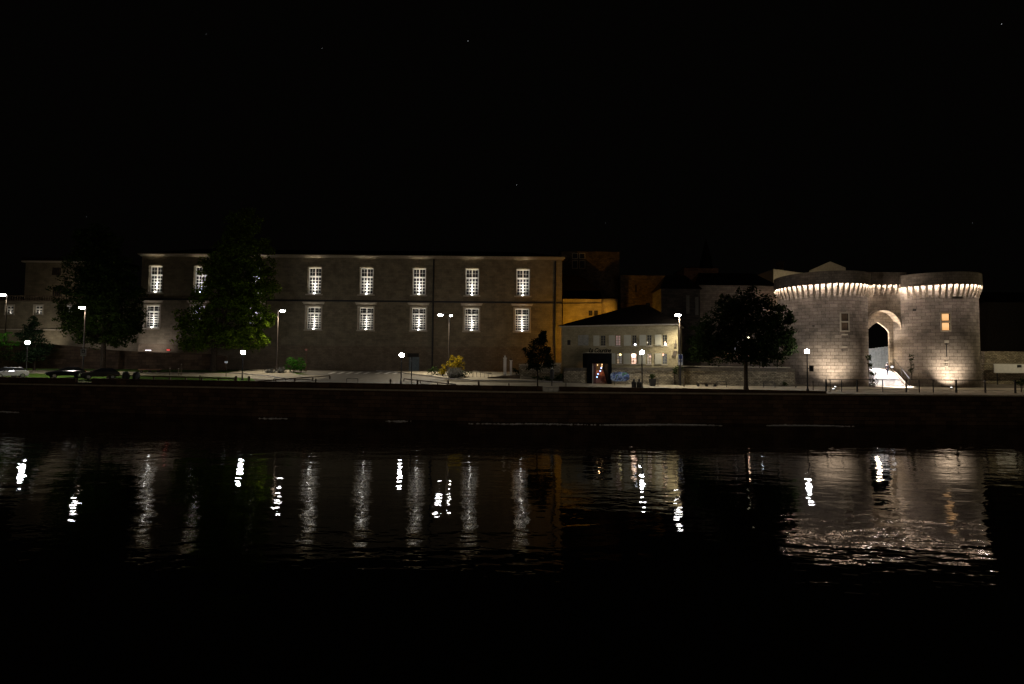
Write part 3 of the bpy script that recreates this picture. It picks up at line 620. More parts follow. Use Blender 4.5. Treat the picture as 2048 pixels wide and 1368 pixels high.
# floodlights on the towers
def flood(loc, target, e, cone, lab, col=(1, .86, .70), lens=2.5, r_=.10, group=None, blend=1.0):
    t = thing('ground_floodlight', loc, lab, 'floodlight')
    m2 = MB(); m2.lathe(loc[0], loc[1], [(r_ + .05, loc[2]), (r_ + .06, loc[2] + .12), (r_, loc[2] + .14)], 12); m2.build('housing', M_iron, t, world=True)
    m2 = MB(); m2.ball((loc[0], loc[1], loc[2] + .17), r_, r_, r_ * .7); m2.build('lens', emit('ground_flood_lens', (1, .98, .95), lens), t, world=True, smooth=True)
    lamp('SPOT', (loc[0], loc[1], loc[2] + .3), e, col, t, target=target, size=.08, cone=cone, blend=blend)
p = at(1668, 779, 71.0); flood((p.x - .5, 69.9, gz(p.x, 69.9)), (at(1668, 700, 72.5).x, 72.6, 8.6), 2300, 112, 'small round floodlight on the paving at the foot of the left tower')
p = at(1905, 775, 71.4); flood((p.x - .9, 70.5, gz(p.x, 70.5)), (at(1903, 700, 73.5).x + .3, 74.0, 8.8), 2500, 96, 'small floodlight on the paving at the foot of the right tower')
p = at(1662, 779, 67.0); flood((p.x, 66.5, gz(p.x, 66.5)), (p.x + .8, 72, 8), 160, 100, 'small bright floodlight just behind the first railing bay', lens=60, r_=.13)
# stairs up through the gate
stw = thing('gate_steps', (53, 73.3, 3.9), 'brightly floodlit pale stone steps climbing through the gate arch', 'steps')
N = 15
M_steps = plain('pale_stone_steps', (.78, .75, .70), .7, var=.05)
for i in range(N):
    f0 = i / N; z = 3.96 + (6.42 - 3.96) * (i + 1) / N; ya = 73.3 + 3.9 * f0
    xl = 50.4 + (51.75 - 50.4) * min(1, f0 * 1.6); xr = 54.35 + (54.88 - 54.35) * f0
    m2 = MB(); m2.box(xl, xr, ya, 77.35, z - .168, z); m2.build('step', M_steps, stw, world=True)
m2 = MB(); m2.hexa([(54.40, 73.25, 3.7), (54.62, 73.25, 3.7), (55.1, 77.2, 3.7), (54.9, 77.2, 3.7), (54.40, 73.25, 4.25), (54.62, 73.25, 4.25), (55.1, 77.2, 6.75), (54.9, 77.2, 6.75)]); m2.build('side_kerb', M_old, stw, world=True)
hr = thing('handrail', (54.8, 73.3, 4), 'thin sloping iron handrail on the right side of the gate steps', 'handrail')
A, B = Vector((54.85, 73.2, 5.0)), Vector((55.35, 76.8, 7.8)); m2 = MB(); m2.tube(A, B, .035, n=6); m2.build('rail', M_iron, hr, world=True)
for k in (0.02, .5, .98):
    q = A.lerp(B, k); m2 = MB(); m2.tube((q.x, q.y, q.z - 1.15 + .1 * k), q, .028, n=6); m2.build('post', M_iron, hr, world=True)
yard = draped('yard', [(50, 77.4), (57, 77.4), (70, 86), (50, 86)], M_pave, 0)
for v in yard.data.vertices: v.co.z = 6.38
fl = thing('floodlight', (55.0, 77.0, 6.5), 'white floodlight on the wall at the head of the gate steps', 'floodlight')
m2 = MB(); m2.box(54.74, 54.98, 76.6, 76.8, 6.42, 6.62); m2.build('housing', M_iron, fl, world=True)
m2 = MB(); m2.ball((54.88, 76.55, 6.62), .17, .1, .13); m2.build('lens', emit('step_flood_lens', (.95, .95, 1), 2.5), fl, world=True, smooth=True)
lamp('SPOT', (52.6, 75.0, 14.2), 115000, (1, .94, .98), fl, target=(52.7, 74.6, 5.0), size=.1, cone=34, blend=.15)
lamp('SPOT', (51.5, 76.55, 7.2), 8000, (1, .86, .74), fl, target=(53.6, 77.0, 14.2), size=.1, cone=80, blend=.9)
lamp('SPOT', (54.85, 76.5, 7.1), 60, (1, .88, .68), fl, target=(54.9, 78.0, 12), size=.15, cone=150, blend=.8)
lamp('POINT', (53.0, 77.0, 8.0), 260, (1, .80, .58), fl, size=.3)
lamp('SPOT', (56.5, 80.2, 6.7), 1500, (1, .93, .85), fl, target=(59, 86, 7.6), size=.2, cone=110, blend=.9)
bf = thing('board_fence', (59, 86, 6.4), 'grey upright plank fence seen beyond the gate arch', 'fence')
for i in range(16):
    x = 56.0 + i * .5; q = at(1740 + (x - 58) * 11, 697 - (x - 58) * 1.5, 86).z
    m2 = MB(); m2.box(x, x + .46, 86, 86.08 + .05 * (i % 2), 6.3, q); m2.build('board', plain('grey_boards', (.26, .28, .29), .8, var=.25, scale=3), bf, world=True)

# ---------------------------------------------------------------- railing along the open quay edge
rl = thing('quay_railing', (at(1652, 779, 64.5).x, 64.5, 3.6), 'long dark iron railing on the open quay before the gate', 'railing')
pxs = [1652, 1660, 1683, 1714, 1765, 1812, 1838, 1866, 1912, 1970, 2030, 2095]
zr_ = lambda px: at(px, 759, 64.5).z
for i, px in enumerate(pxs):
    q = at(px, 759, 64.5); m2 = MB(); r_ = .07 if px in (1652, 1714, 1812, 1912, 1970, 2030) else .035; m2.box(q.x - r_, q.x + r_, 64.5 - r_, 64.5 + r_, 3.5, q.z - (.06 if px != 1652 else -.0)); m2.build('post', M_iron, rl, world=True)
A, B = at(1657, 758.5, 64.5), at(2110, 760, 64.5); m2 = MB(); m2.beam(A, B, .06, .07); m2.build('top_rail', M_iron, rl, world=True)
m2 = MB(); m2.beam((A.x, A.y, 3.85), (B.x, B.y, 3.85), .04, .04); m2.build('bottom_rail', M_iron, rl, world=True)

# ---------------------------------------------------------------- foliage
def leaves(mb, c, rad, n, size, rng, hollow=.35, flat=0.0):
    for _ in range(n):
        while True:
            d = Vector((rng.gauss(0, 1), rng.gauss(0, 1), rng.gauss(0, 1)))
            if d.length > .01: break
        d.normalize(); r_ = hollow + (1 - hollow) * rng.random() ** .5
        r_ *= 1 + rng.gauss(0, .05)
        p = Vector((c[0] + d.x * rad[0] * r_, c[1] + d.y * rad[1] * r_, c[2] + d.z * rad[2] * r_))
        u = Vector((rng.gauss(0, 1), rng.gauss(0, 1), rng.gauss(0, .7))).normalized(); v = u.cross(Vector((rng.gauss(0, 1), rng.gauss(0, 1), rng.gauss(0, 1)))).normalized()
        s = size * (.6 + .8 * rng.random()); mb.add([p - u * s, p + v * s * .5, p + u * s, p - v * s * .5], [(0, 1, 2, 3)])
def tree(name, label, cat, Y, base_px, lobes, mat, dens=1.0, size=.22, trunk_r=.35, group=None, seed=1, fork=None, tips=40, depth=.75, zb_=None):
    rng = random.Random(seed); bp = at(base_px[0], base_px[1], Y); z = gz(bp.x, Y) if zb_ is None else zb_
    t = thing(name, (bp.x, Y, z), label, cat, group); W = []
    for (x, y, rx, ry) in lobes:
        c = at(x, y, Y); k = Y / F; W.append((c + Vector((0, rng.uniform(-.8, .8), 0)), (rx * k, max(rx * k * depth, .5), ry * k)))
    m2 = MB(); fz = fork or min(c.z for c, r_ in W)
    top = Vector((bp.x, Y, fz)); m2.tube((bp.x, Y, z - .2), (bp.x, Y, z + .5), trunk_r * 1.35, trunk_r, 10); m2.tube((bp.x, Y, z + .49), top, trunk_r, trunk_r * .75, 10)
    for c, r_ in W:
        mid = top.lerp(c, .5) + Vector((rng.uniform(-.3, .3), rng.uniform(-.3, .3), .2)); m2.tube(top - Vector((0, 0, .2)), mid, trunk_r * .5, trunk_r * .3, 7); m2.tube(mid, c, trunk_r * .3, trunk_r * .1, 6)
        for k in range(4):
            e = c + Vector((rng.uniform(-1, 1) * r_[0], rng.uniform(-1, 1) * r_[1], rng.uniform(-.6, 1) * r_[2])) * .7; m2.tube(mid.lerp(c, .6), e, trunk_r * .15, .02, 5)
    m2.build('trunk', M_bark, t, world=True)
    m2 = MB()
    for c, r_ in W:
        vol = r_[0] * r_[1] * r_[2]; area = (r_[0] * r_[2])
        nclump = max(8, int(area * 8 * dens))
        for _ in range(nclump):
            d = Vector((rng.gauss(0, 1), rng.gauss(0, 1), rng.gauss(0, 1))).normalized() * (rng.random() ** .4)
            cc = (c[0] + d.x * r_[0], c[1] + d.y * r_[1], c[2] + d.z * r_[2]); q = rng.uniform(.45, .95) * min(1.0, .35 + .12 * r_[0] * 3)
            leaves(m2, cc, (q, q, q * .8), int(24 * dens), size, rng, .15)
    m2.build('crown', mat, t, world=True)
    return t
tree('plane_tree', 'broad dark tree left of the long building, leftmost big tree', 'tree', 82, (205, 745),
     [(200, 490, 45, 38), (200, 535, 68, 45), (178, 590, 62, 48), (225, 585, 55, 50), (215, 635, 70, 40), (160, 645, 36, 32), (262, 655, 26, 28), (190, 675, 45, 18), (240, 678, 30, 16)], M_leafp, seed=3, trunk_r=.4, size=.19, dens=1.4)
tree('plane_tree', 'tallest dark tree, hiding a bay of the long building', 'tree', 81.5, (427, 747),
     [(487, 455, 38, 38), (485, 510, 62, 48), (440, 540, 44, 48), (500, 570, 52, 48), (445, 600, 62, 48), (495, 630, 46, 40), (400, 650, 44, 40), (455, 672, 60, 26), (537, 634, 10, 9), (530, 650, 12, 14), (522, 674, 15, 16), (395, 688, 40, 14), (505, 690, 26, 12)], M_leaf, seed=5, trunk_r=.5, size=.19, dens=1.4)
tree('plane_tree', 'broad dark tree growing from the paving left of the gate', 'tree', 66.5, (1492, 775),
     [(1490, 602, 38, 26), (1462, 640, 52, 32), (1525, 632, 46, 36), (1560, 655, 30, 34), (1430, 672, 48, 32), (1500, 672, 60, 34), (1548, 692, 36, 28), (1402, 694, 28, 32), (1445, 706, 46, 22), (1580, 640, 9, 12), (1528, 712, 44, 20), (1578, 684, 18, 24), (1490, 716, 34, 12), (1462, 612, 26, 26)], M_leafd, seed=8, trunk_r=.26, fork=8.2, size=.17, dens=1.5)
tree('conifer', 'small pointed conifer behind the leftmost globe lamp', 'tree', 80, (68, 745),
     [(69, 644, 8, 10), (68, 658, 15, 12), (67, 675, 22, 13), (72, 695, 26, 14), (70, 712, 28, 12)], M_con, seed=9, trunk_r=.15, size=.16, dens=1.8)
tree('young_tree', 'young round-topped tree on the paving left of the restaurant', 'tree', 63.5, (1075, 772),
     [(1086, 668, 5, 9), (1083, 679, 9, 10), (1078, 690, 16, 13), (1060, 704, 13, 12), (1092, 705, 15, 13), (1075, 720, 26, 12), (1066, 733, 18, 7), (1096, 730, 12, 8)], M_leafd, seed=12, trunk_r=.09, size=.13, dens=2.0)
tree('garden_tree', 'leafy tree behind the stone wall, right of the restaurant', 'tree', 79, (1400, 735), [(1392, 672, 18, 22), (1382, 700, 14, 20), (1402, 710, 24, 18)], M_hedge, seed=14, trunk_r=.15, zb_=5)
def shrub(name, label, cat, Y, parts_, mat, dens=1.0, size=.12, seed=2, blade=False, wood=M_bark, zb_=None, yb=None):
    rng = random.Random(seed); c0_ = at(parts_[0][0], parts_[0][1], Y); z = gz(c0_.x, Y) if zb_ is None else zb_
    t = thing(name, (c0_.x, Y, z), label, cat); m2 = MB(); ms = MB()
    for (x, y, rx, ry) in parts_:
        c = at(x, y, Y); k = Y / F; rr = (rx * k, rx * k * .8, ry * k)
        if blade:
            for _ in range(int(260 * dens)):
                a = rng.uniform(0, 6.28); el = rng.uniform(.25, 1.5); b_ = Vector((c.x + rng.uniform(-.5, .5) * rr[0], c.y + rng.uniform(-.5, .5) * rr[1], z))
                e = b_ + Vector((math.cos(a) * math.cos(el) * rr[0], math.sin(a) * math.cos(el) * rr[1], math.sin(el) * (c.z + rr[2] - z) * rng.uniform(.7, 1))); sd = Vector((rng.uniform(-1, 1), rng.uniform(-1, 1), 0)).normalized() * .035
                m2.add([b_ - sd, b_ + sd, e + sd * .4, e - sd * .4], [(0, 1, 2, 3)])
        else:
            for _ in range(max(10, int(rr[0] * rr[2] * 26 * dens))):
                d = Vector((rng.gauss(0, 1), rng.gauss(0, 1), rng.gauss(0, 1))).normalized() * rng.random() ** .4
                leaves(m2, (c.x + d.x * rr[0], c.y + d.y * rr[1], c.z + d.z * rr[2]), (.3, .3, .25), int(16 * dens), size, rng, .1)
        for k_ in range(5): ms.tube((c.x + rng.uniform(-.1, .1), c.y, z - .1), (c.x + rng.uniform(-.6, .6) * rr[0], c.y + rng.uniform(-.5, .5) * rr[1], c.z), .03, .012, 5)
    m2.build('foliage', mat, t, world=True); ms.build('stems', wood, t, world=True); return t
shrub('shrub', 'round bright green shrub beside the tall lamp over the road', 'shrub', 80.5, [(590, 724, 17, 12), (582, 733, 14, 8), (602, 732, 10, 9)], M_grn, seed=21)
shrub('lavender_clump', 'grey lavender clump at the roadside left of the green shrub', 'plant', 79, [(540, 742, 12, 6)], M_lav, blade=True, seed=22)
shrub('lavender_clump', 'grey-green lavender clump at the foot of the tall lamp and green shrub', 'plant', 79, [(563, 739, 10, 7)], M_lav, blade=True, seed=23)
shrub('shrub', 'large yellow-leaved shrub below the twin-headed lamp', 'shrub', 77, [(911, 722, 17, 14), (897, 735, 14, 10), (922, 735, 10, 12), (885, 744, 8, 6)], M_yel, seed=24)
shrub('lavender_clump', 'wide grey lavender clump in front of the yellow shrub', 'plant', 75, [(909, 744, 18, 11)], M_lav, blade=True, dens=2, seed=25)
shrub('shrub', 'low green shrub left of the yellow shrub', 'shrub', 78, [(866, 742, 14, 8), (880, 746, 10, 6)], M_hedge, seed=26)
shrub('shrub', 'low green shrub at the right foot of the yellow shrub', 'shrub', 75.2, [(932, 748, 12, 7)], M_hedge, seed=27)
shrub('hedge_bush', 'floodlit green bush on the bank at the left edge', 'bush', 82, [(5, 672, 22, 9), (-8, 680, 30, 14), (20, 690, 20, 8)], M_grn, seed=28, zb_=6, dens=.8)
shrub('bush', 'dark bush on the bank below the floodlit bush', 'bush', 80, [(10, 712, 30, 10), (40, 716, 18, 7)], M_hedge, seed=29, dens=.8)
shrub('creeper', 'dark creeper on the tower left of the gate arch', 'creeper', 72.3, [(1737, 716, 4, 8), (1741, 730, 5, 12), (1745, 748, 6, 12), (1748, 764, 8, 9)], M_leafd, seed=30, size=.1)
shrub('creeper', 'narrow dark creeper on the right tower beside the gate', 'creeper', 73.6, [(1822, 716, 3.5, 8), (1823, 735, 4, 9)], M_leafd, seed=31, size=.09, zb_=5)
shrub('bush', 'dark bush behind the railing at the right edge of the quay', 'bush', 66, [(2042, 764, 10, 7), (2060, 762, 14, 11)], M_hedge, seed=32)
shrub('hedge', 'dark clipped hedge behind the young tree', 'hedge', 73.5, [(1080, 757, 14, 6), (1100, 757, 14, 6), (1118, 755, 10, 7)], M_hedge, seed=33)
shrub('ivy_bush', 'dark ivy heap beside the white gate pillars', 'bush', 75.5, [(1034, 745, 8, 12)], M_leafd, seed=34)
shrub('bush', 'round dark bush at the foot of the stone wall near the left tower', 'bush', 72.4, [(1570, 767, 7, 4)], M_hedge, seed=35, size=.08)
shrub('wall_plant', 'green plant trailing over the wall corner under the restaurant', 'plant', 72.7, [(1350, 742, 5, 9), (1358, 734, 8, 3)], M_hedge, seed=36, size=.09)

# ---------------------------------------------------------------- restaurant house
HZ = 5.0; ang = R(-22); hl = Vector((7.5, 80.3, HZ)); HW, HD = 16.9, 7.5
HT = at(1340, 650, 74.6).z
house = thing('restaurant_house', hl, 'two-storey pale stone restaurant with pale shutters and dark hipped roof', 'house', rz=ang)
Hinv = (Matrix.Translation(hl) @ Matrix.Rotation(ang, 4, 'Z')).inverted()
def hx(px, py):                  # pixel to house-local x, z on its front wall
    d = ray(px, py); n = Vector((math.sin(ang), -math.cos(ang), 0)); n = Matrix.Rotation(ang, 3, 'Z') @ Vector((0, -1, 0))
    t = (hl - CAM).dot(n) / d.dot(n); q = Hinv @ (CAM + d * t); return q.x, q.z
HTl = HT - HZ
bays = [((1201, 1211), (1187, 1199), 0, 'dark'), ((1231, 1241), (1218, 1230), 0, 'pink'), ((1264, 1273), (1248, 1262), 0, 'dark'), ((1294, 1303), (1279, 1292), 0, 'dark'), ((1325, 1334), (1310, 1323), 0, 'dark'),
        ((1233, 1244), (1224, 1231), 1, 'warm'), ((1262, 1273), (1247, 1260), 1, 'glow'), ((1294, 1303), (1277, 1291), 1, 'warm'), ((1325, 1334), (1310, 1323), 1, 'dark')]
rowz = [(691, 670), (728, 707)]; holes = []; B = []
for wx, sx, r, kind in bays:
    xa, za = hx(wx[0], rowz[r][0]); xb, zb2 = hx(wx[1], rowz[r][1]); _, za = hx(1290, rowz[r][0]); _, zb2 = hx(1290, rowz[r][1])
    sa, _ = hx(sx[0], 680); sb, _ = hx(sx[1], 680); holes.append((xa, xb, za, zb2)); B.append((xa, xb, za, zb2, sa, sb, kind))
xa, za = hx(1134, 690); xb, zb2 = hx(1141, 680); holes.append((xa, xb, za, zb2)); small = (xa, xb, za, zb2)
m2 = MB(); m2.wall(0, HW, -1.6, HTl, 0, .3, holes); m2.quad((0, HD, -1.6), (0, 0, -1.6), (0, 0, HTl), (0, HD, HTl)); m2.quad((HW, 0, -1.6), (HW, HD, -1.6), (HW, HD, HTl), (HW, 0, HTl)); m2.quad((HW, HD, -1.6), (0, HD, -1.6), (0, HD, HTl), (HW, HD, HTl))
m2.build('wall', M_house, house)
m2 = MB(); m2.box(-.3, HW + .3, -.35, -.003, HTl - .02, HTl + .14); m2.box(HW + .003, HW + .3, 0, HD, HTl - .02, HTl + .14); m2.build('eaves', M_trim, house)
px_, pz_ = hx(1268, 612); zr = 3.25
m2 = MB(); e = .55; z = HTl + .143
m2.add([(-e, -e, z), (HW + e, -e, z), (HW + e, HD + e, z), (-e, HD + e, z), (HW * .62, HD * .5, z + zr), (HW * .72, HD * .5, z + zr)], [(0, 1, 5, 4), (1, 2, 5), (2, 3, 4, 5), (3, 0, 4), (3, 2, 1, 0)])
rf = m2.build('roof', M_roof, house)
m2 = MB(); m2.box(HW * .715, HW * .745, HD * .44, HD * .56, z + zr - .5, z + zr + .2); m2.build('chimney', M_roof, rf)
GLW = {'pink': ((1, .35, .25), .10), 'warm': ((1, .62, .30), .13), 'glow': ((1, .55, .38), 1.0)}
for xa, xb, za, zb2, sa, sb, kind in B:
    m2 = MB(); f = .05
    m2.box(xa, xa + f, .1, .16, za, zb2); m2.box(xb - f, xb, .1, .16, za, zb2); m2.box(xa + f, xb - f, .1, .16, za, za + f); m2.box(xa + f, xb - f, .1, .16, zb2 - f, zb2); xm = (xa + xb) / 2; m2.box(xm - .03, xm + .03, .1, .16, za + f, zb2 - f)
    for k in (1, 2, 3): zz = za + (zb2 - za) * k / 4; m2.box(xa + f, xm - .03, .11, .15, zz - .02, zz + .02); m2.box(xm + .03, xb - f, .11, .15, zz - .02, zz + .02)
    wo = m2.build('window', plain('olive_window_frame', (.22, .21, .14), .6), house)
    m2 = MB(); m2.box(xa, xb, .19, .2, za, zb2)
    m2.build('pane', M_glass if kind == 'dark' else glow('lit_pane_' + kind, *GLW[kind]), wo)
    m2 = MB(); w2 = sb - sa; m2.box(sa, sb, -.09, -.03, za - .02, zb2 + .02)
    for k in range(14): zz = za + (zb2 - za) * (k + .5) / 14; m2.box(sa + .08, sb - .08, -.1, -.091, zz - .03, zz + .03)
    for k in (.2, .8): m2.box(sb - .05, sb + .06, -.028, -.0, za + (zb2 - za) * k, za + (zb2 - za) * k + .04)
    m2.build('shutter', M_shut, wo)
    m2 = MB(); m2.box(xa - .12, xb + .12, -.06, -.003, za - .16, za - .025); m2.build('sill', M_trim, wo)
xa, xb, za, zb2 = small; m2 = MB(); m2.box(xa, xb, .2, .22, za, zb2); m2.build('window', M_glass, house)
xa, za = hx(1156, 691); xb, zb2 = hx(1177, 670); m2 = MB(); xm = (xa + xb) / 2; m2.box(xa, xm - .02, -.06, -.004, za, zb2); m2.box(xm + .02, xb, -.06, -.004, za, zb2); m2.build('closed_shutter', plain('dim_shutter', (.3, .29, .24), .7), house)
# small interior lights seen in the panes
for (px, py, col, st, r_) in ((1270, 689, (.85, .9, 1), 9, .14), (1330, 685, (1, .5, .22), 2.2, .13), (1331, 689, (1, .75, .5), 5, .16), (1240, 709, (1, .85, .35), 3.5, .13), (1267, 711, (1, .72, .5), 6, .28), (1325, 709, (1, .45, .3), 1.6, .2), (1294, 685, (1, .85, .6), 1.2, .12), (1300, 713, (1, .5, .35), 1.2, .12)):
    x, z = hx(px, py); m2 = MB(); m2.ball((x, .12, z), r_, .06, r_, 10, 6); o = m2.build('window_lamp', emit('window_lamp_%d' % px, col, st), house, smooth=True)
# cast shadow built as flat dark pieces, bottle-shaped and tilted, right of the front wall
wall_sh = thing('wall_shadow', hl, 'bottle-shaped shadow above a tilted shadow on the restaurant wall, built as flat dark pieces', 'sign', rz=ang)
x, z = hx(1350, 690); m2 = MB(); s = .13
m2.prism([(x - .18 + .1, z - .35), (x + .22, z - .3), (x + .27, z + .1), (x + .16, z + .3), (x + .17, z + .75), (x + .04, z + .75), (x + .02, z + .3), (x - .1, z + .08)], -.1, -.05); m2.build('bottle_shape', plain('wall_shadow_brown', (.09, .07, .045), .8), wall_sh)
x, z = hx(1349, 708); m2 = MB(); m2.prism([(x - .35, z - .3), (x + .15, z - .45), (x + .4, z + .42), (x - .1, z + .5)], -.1, -.05); m2.build('board', MATS['wall_shadow_brown'], wall_sh)  # tilted flat piece standing in for the lower part of the shadow
# stone walls along the promenade
def stone_wall(label, xa, xb, Y, ytop, mat, cap, zbot=3.2, capmat=None, th=.5, Yb=None):
    A, B2 = at(xa, ytop[0], Y), at(xb, ytop[1], Yb or Y); Yb = Yb or Y; t = thing('stone_wall', (A.x, Y, 3.6), label, 'wall')
    m2 = MB(); m2.hexa([(A.x, Y, zbot), (B2.x, Yb, zbot), (B2.x, Yb + th, zbot), (A.x, Y + th, zbot), (A.x, Y, A.z), (B2.x, Yb, B2.z), (B2.x, Yb + th, B2.z), (A.x, Y + th, A.z)]); m2.build('wall_face', mat, t, world=True)
    m2 = MB(); c = .08; m2.hexa([(A.x, Y - c, A.z + .003), (B2.x, Yb - c, B2.z + .003), (B2.x, Yb + th + c, B2.z + .003), (A.x, Y + th + c, A.z + .003), (A.x, Y - c, A.z + cap), (B2.x, Yb - c, B2.z + cap), (B2.x, Yb + th + c, B2.z + cap), (A.x, Y + th + c, A.z + cap)]); m2.build('coping', capmat or M_cap, t, world=True)
    return t
stone_wall('low stone wall with dark coping left of the black portico', 1128, 1175, 73.2, (742, 741.5), M_rubble, .42, capmat=M_darkcap)
stone_wall('stone wall with dark coping between portico and parking sign', 1222, 1361, 73.2, (741, 741), M_rubble, .42, capmat=M_darkcap)
tw_ = stone_wall('rubble stone wall with pale coping left of the gate towers', 1361.5, 1590, 72.9, (741.5, 744), M_rubble, .38, capmat=M_darkcap)
A, B2 = at(1361, 733, 73.3), at(1580, 736, 73.3); m2 = MB(); m2.beam((A.x, 73.35, A.z + .12), (B2.x, 73.35, B2.z + .12), .3, .14); m2.build('top_slab', M_cap, tw_, world=True)
stone_wall('short rubble wall behind the young tree', 1038, 1122, 76.5, (731, 728), M_rubble, .2)
stone_wall('low dark wall beside the ramp', 975, 1040, 74.5, (756, 750), M_old, .1, capmat=M_darkcap)
# ramp and its handrail, gate pillars
rp = thing('ramp', (at(950, 768, 73).x, 73, 3.9), 'sloping stone ramp with pale handrail left of the gate pillars', 'ramp')
A, B2 = at(948, 766, 73), at(1012, 748, 76); m2 = MB(); m2.hexa([(A.x, A.y, 3.4), (B2.x, B2.y, 3.4), (B2.x, B2.y + 1.6, 3.4), (A.x, A.y + 1.6, 3.4), (A.x, A.y, A.z), (B2.x, B2.y, B2.z), (B2.x, B2.y + 1.6, B2.z), (A.x, A.y + 1.6, A.z)]); m2.build('slope', M_cap, rp, world=True)
A, B2 = at(946, 741, 76), at(984, 746.5, 75); m2 = MB(); m2.beam(A, B2, .14, .14); m2.build('handrail', M_trim, rp, world=True)
for k in range(6):
    q = A.lerp(B2, k / 5); m2 = MB(); m2.tube((q.x, q.y, gz(q.x, q.y)), (q.x, q.y, q.z - .142), .03, n=6); m2.build('baluster', M_iron, rp, world=True)
for i, (px, yt, wd) in enumerate(((1010, 717, .42), (1022, 722, .30))):
    q = at(px, yt, 76.2); t = thing('gate_pillar', (q.x, 76.2, gz(q.x, 76.2)), ['white stone gate pillar with a small finial, the wider of two', 'narrower pale gate pillar beside the ivy heap'][i], 'pillar')
    zg = t.location.z; m2 = MB(); m2.box(q.x - wd / 2, q.x + wd / 2, 76.0, 76.4, zg, q.z); m2.box(q.x - wd / 2 - .06, q.x + wd / 2 + .06, 75.94, 76.46, q.z + .002, q.z + .12); m2.build('shaft', M_white, t, world=True)
    m2 = MB(); m2.lathe(q.x, 76.2, [(.08, q.z + .122), (.12, q.z + .25), (.05, q.z + .38), (.02, q.z + .5)], 10); m2.build('finial', M_white if i == 0 else M_old, t, world=True)
q = at(1104, 727, 68); t = thing('small_post_lamp', (q.x, 68, gz(q.x, 68)), 'slim dark post with a white top beside the young tree', 'post')
zg = t.location.z; m2 = MB(); m2.lathe(q.x, 68, [(.09, zg), (.09, zg + .9), (.24, zg + .92), (.25, zg + 2.0), (.1, zg + 2.15)], 10); m2.build('post', M_iron, t, world=True)
m2 = MB(); m2.lathe(q.x, 68, [(.1, zg + 2.153), (.12, zg + 2.3), (.07, q.z + .25), (.02, q.z + .4)], 10); m2.build('white_cap', M_white, t, world=True)

# ---------------------------------------------------------------- entrance portico
PY = 73.15; pa, pb = at(1174, 706, PY), at(1223, 706, PY); oa, ob = at(1184, 727, PY), at(1216, 727, PY); gzp = 3.75
por = thing('entrance_portico', ((pa.x + pb.x) / 2, PY, gzp), 'black square entrance porch with script letters on top', 'porch')
m2 = MB(); zt_ = pa.z; m2.box(pa.x, oa.x, PY - .25, 77.5, gzp, zt_); m2.box(ob.x, pb.x, PY - .25, 77.5, gzp, zt_); m2.box(oa.x, ob.x, PY - .25, 77.5, oa.z, zt_); m2.build('frame', M_black, por, world=True)
m2 = MB(); m2.box(oa.x, oa.x + .16, PY - .1, PY, gzp, oa.z - .3); m2.build('side_light', plain('dull_metal_strip', (.35, .31, .25), .5), por, world=True)
m2 = MB(); xk = at(1192, 740, PY).x; m2.box(oa.x + .16, xk, PY + .05, PY + .12, gzp, oa.z); m2.build('door_leaf', plain('dark_red_door', (.08, .012, .01), .5), por, world=True)
for i in range(12):
    z = gzp + .17 * (i + 1); m2 = MB(); m2.box(xk, ob.x, PY + .5 + i * .29, 77.4, z - .168, z); m2.build('step', plain('terracotta_steps', (.30, .13, .08), .7), por, world=True)
for i, (px, py) in enumerate(((1194, 754), (1196, 748), (1200.5, 742), (1202.5, 736))):
    q = at(px, py, PY + .9 + .9 * i * .8 - .4); m2 = MB(); m2.ball((q.x, q.y, q.z), .09, .05, .09, 10, 6); m2.build('step_light', emit('blue_step_light', (.25, .45, 1), 5), por, world=True, smooth=True)
q = at(1204, 728, PY + 2); lamp('POINT', ((xk + ob.x) / 2, PY + 2.2, oa.z - .35), 55, (1, .55, .25), por, size=.12)
for px, py in ((1204, 729), (1203.5, 733), (1195, 730)):
    q = at(px, py, PY + 1.6); m2 = MB(); m2.ball((q.x, q.y, q.z), .08, .05, .12, 8, 6); m2.build('porch_lamp', emit('warm_porch_lamp', (1, .6, .25), 1.6), por, world=True, smooth=True)
m2 = MB(); m2.box(pa.x - .1, pb.x + .1, PY - .35, 77.5, zt_ + .003, zt_ + .06); m2.build('top_edge', M_cap, por, world=True)
cu = bpy.data.curves.new('lettering', 'FONT'); cu.body = 'La Courtine'; cu.size = 1.0; cu.shear = .45; cu.extrude = .04; cu.offset = .018; cu.align_x = 'CENTER'; cu.space_character = .92
tx = bpy.data.objects.new('lettering', cu); sc.collection.objects.link(tx); bpy.context.view_layer.update()
wd_ = tx.dimensions.x; s = (pb.x - pa.x - .3) / wd_; cu.size = s * 1.0; me = bpy.data.meshes.new_from_object(tx); bpy.data.objects.remove(tx)
me.materials.clear(); me.materials.append(M_black); lt = bpy.data.objects.new('lettering', me); sc.collection.objects.link(lt); lt.parent = por
lt.scale = (1, 1.25, 1); lt.rotation_euler = (math.pi / 2, 0, 0); lt.location = (0, -.2, zt_ + .1 - gzp)

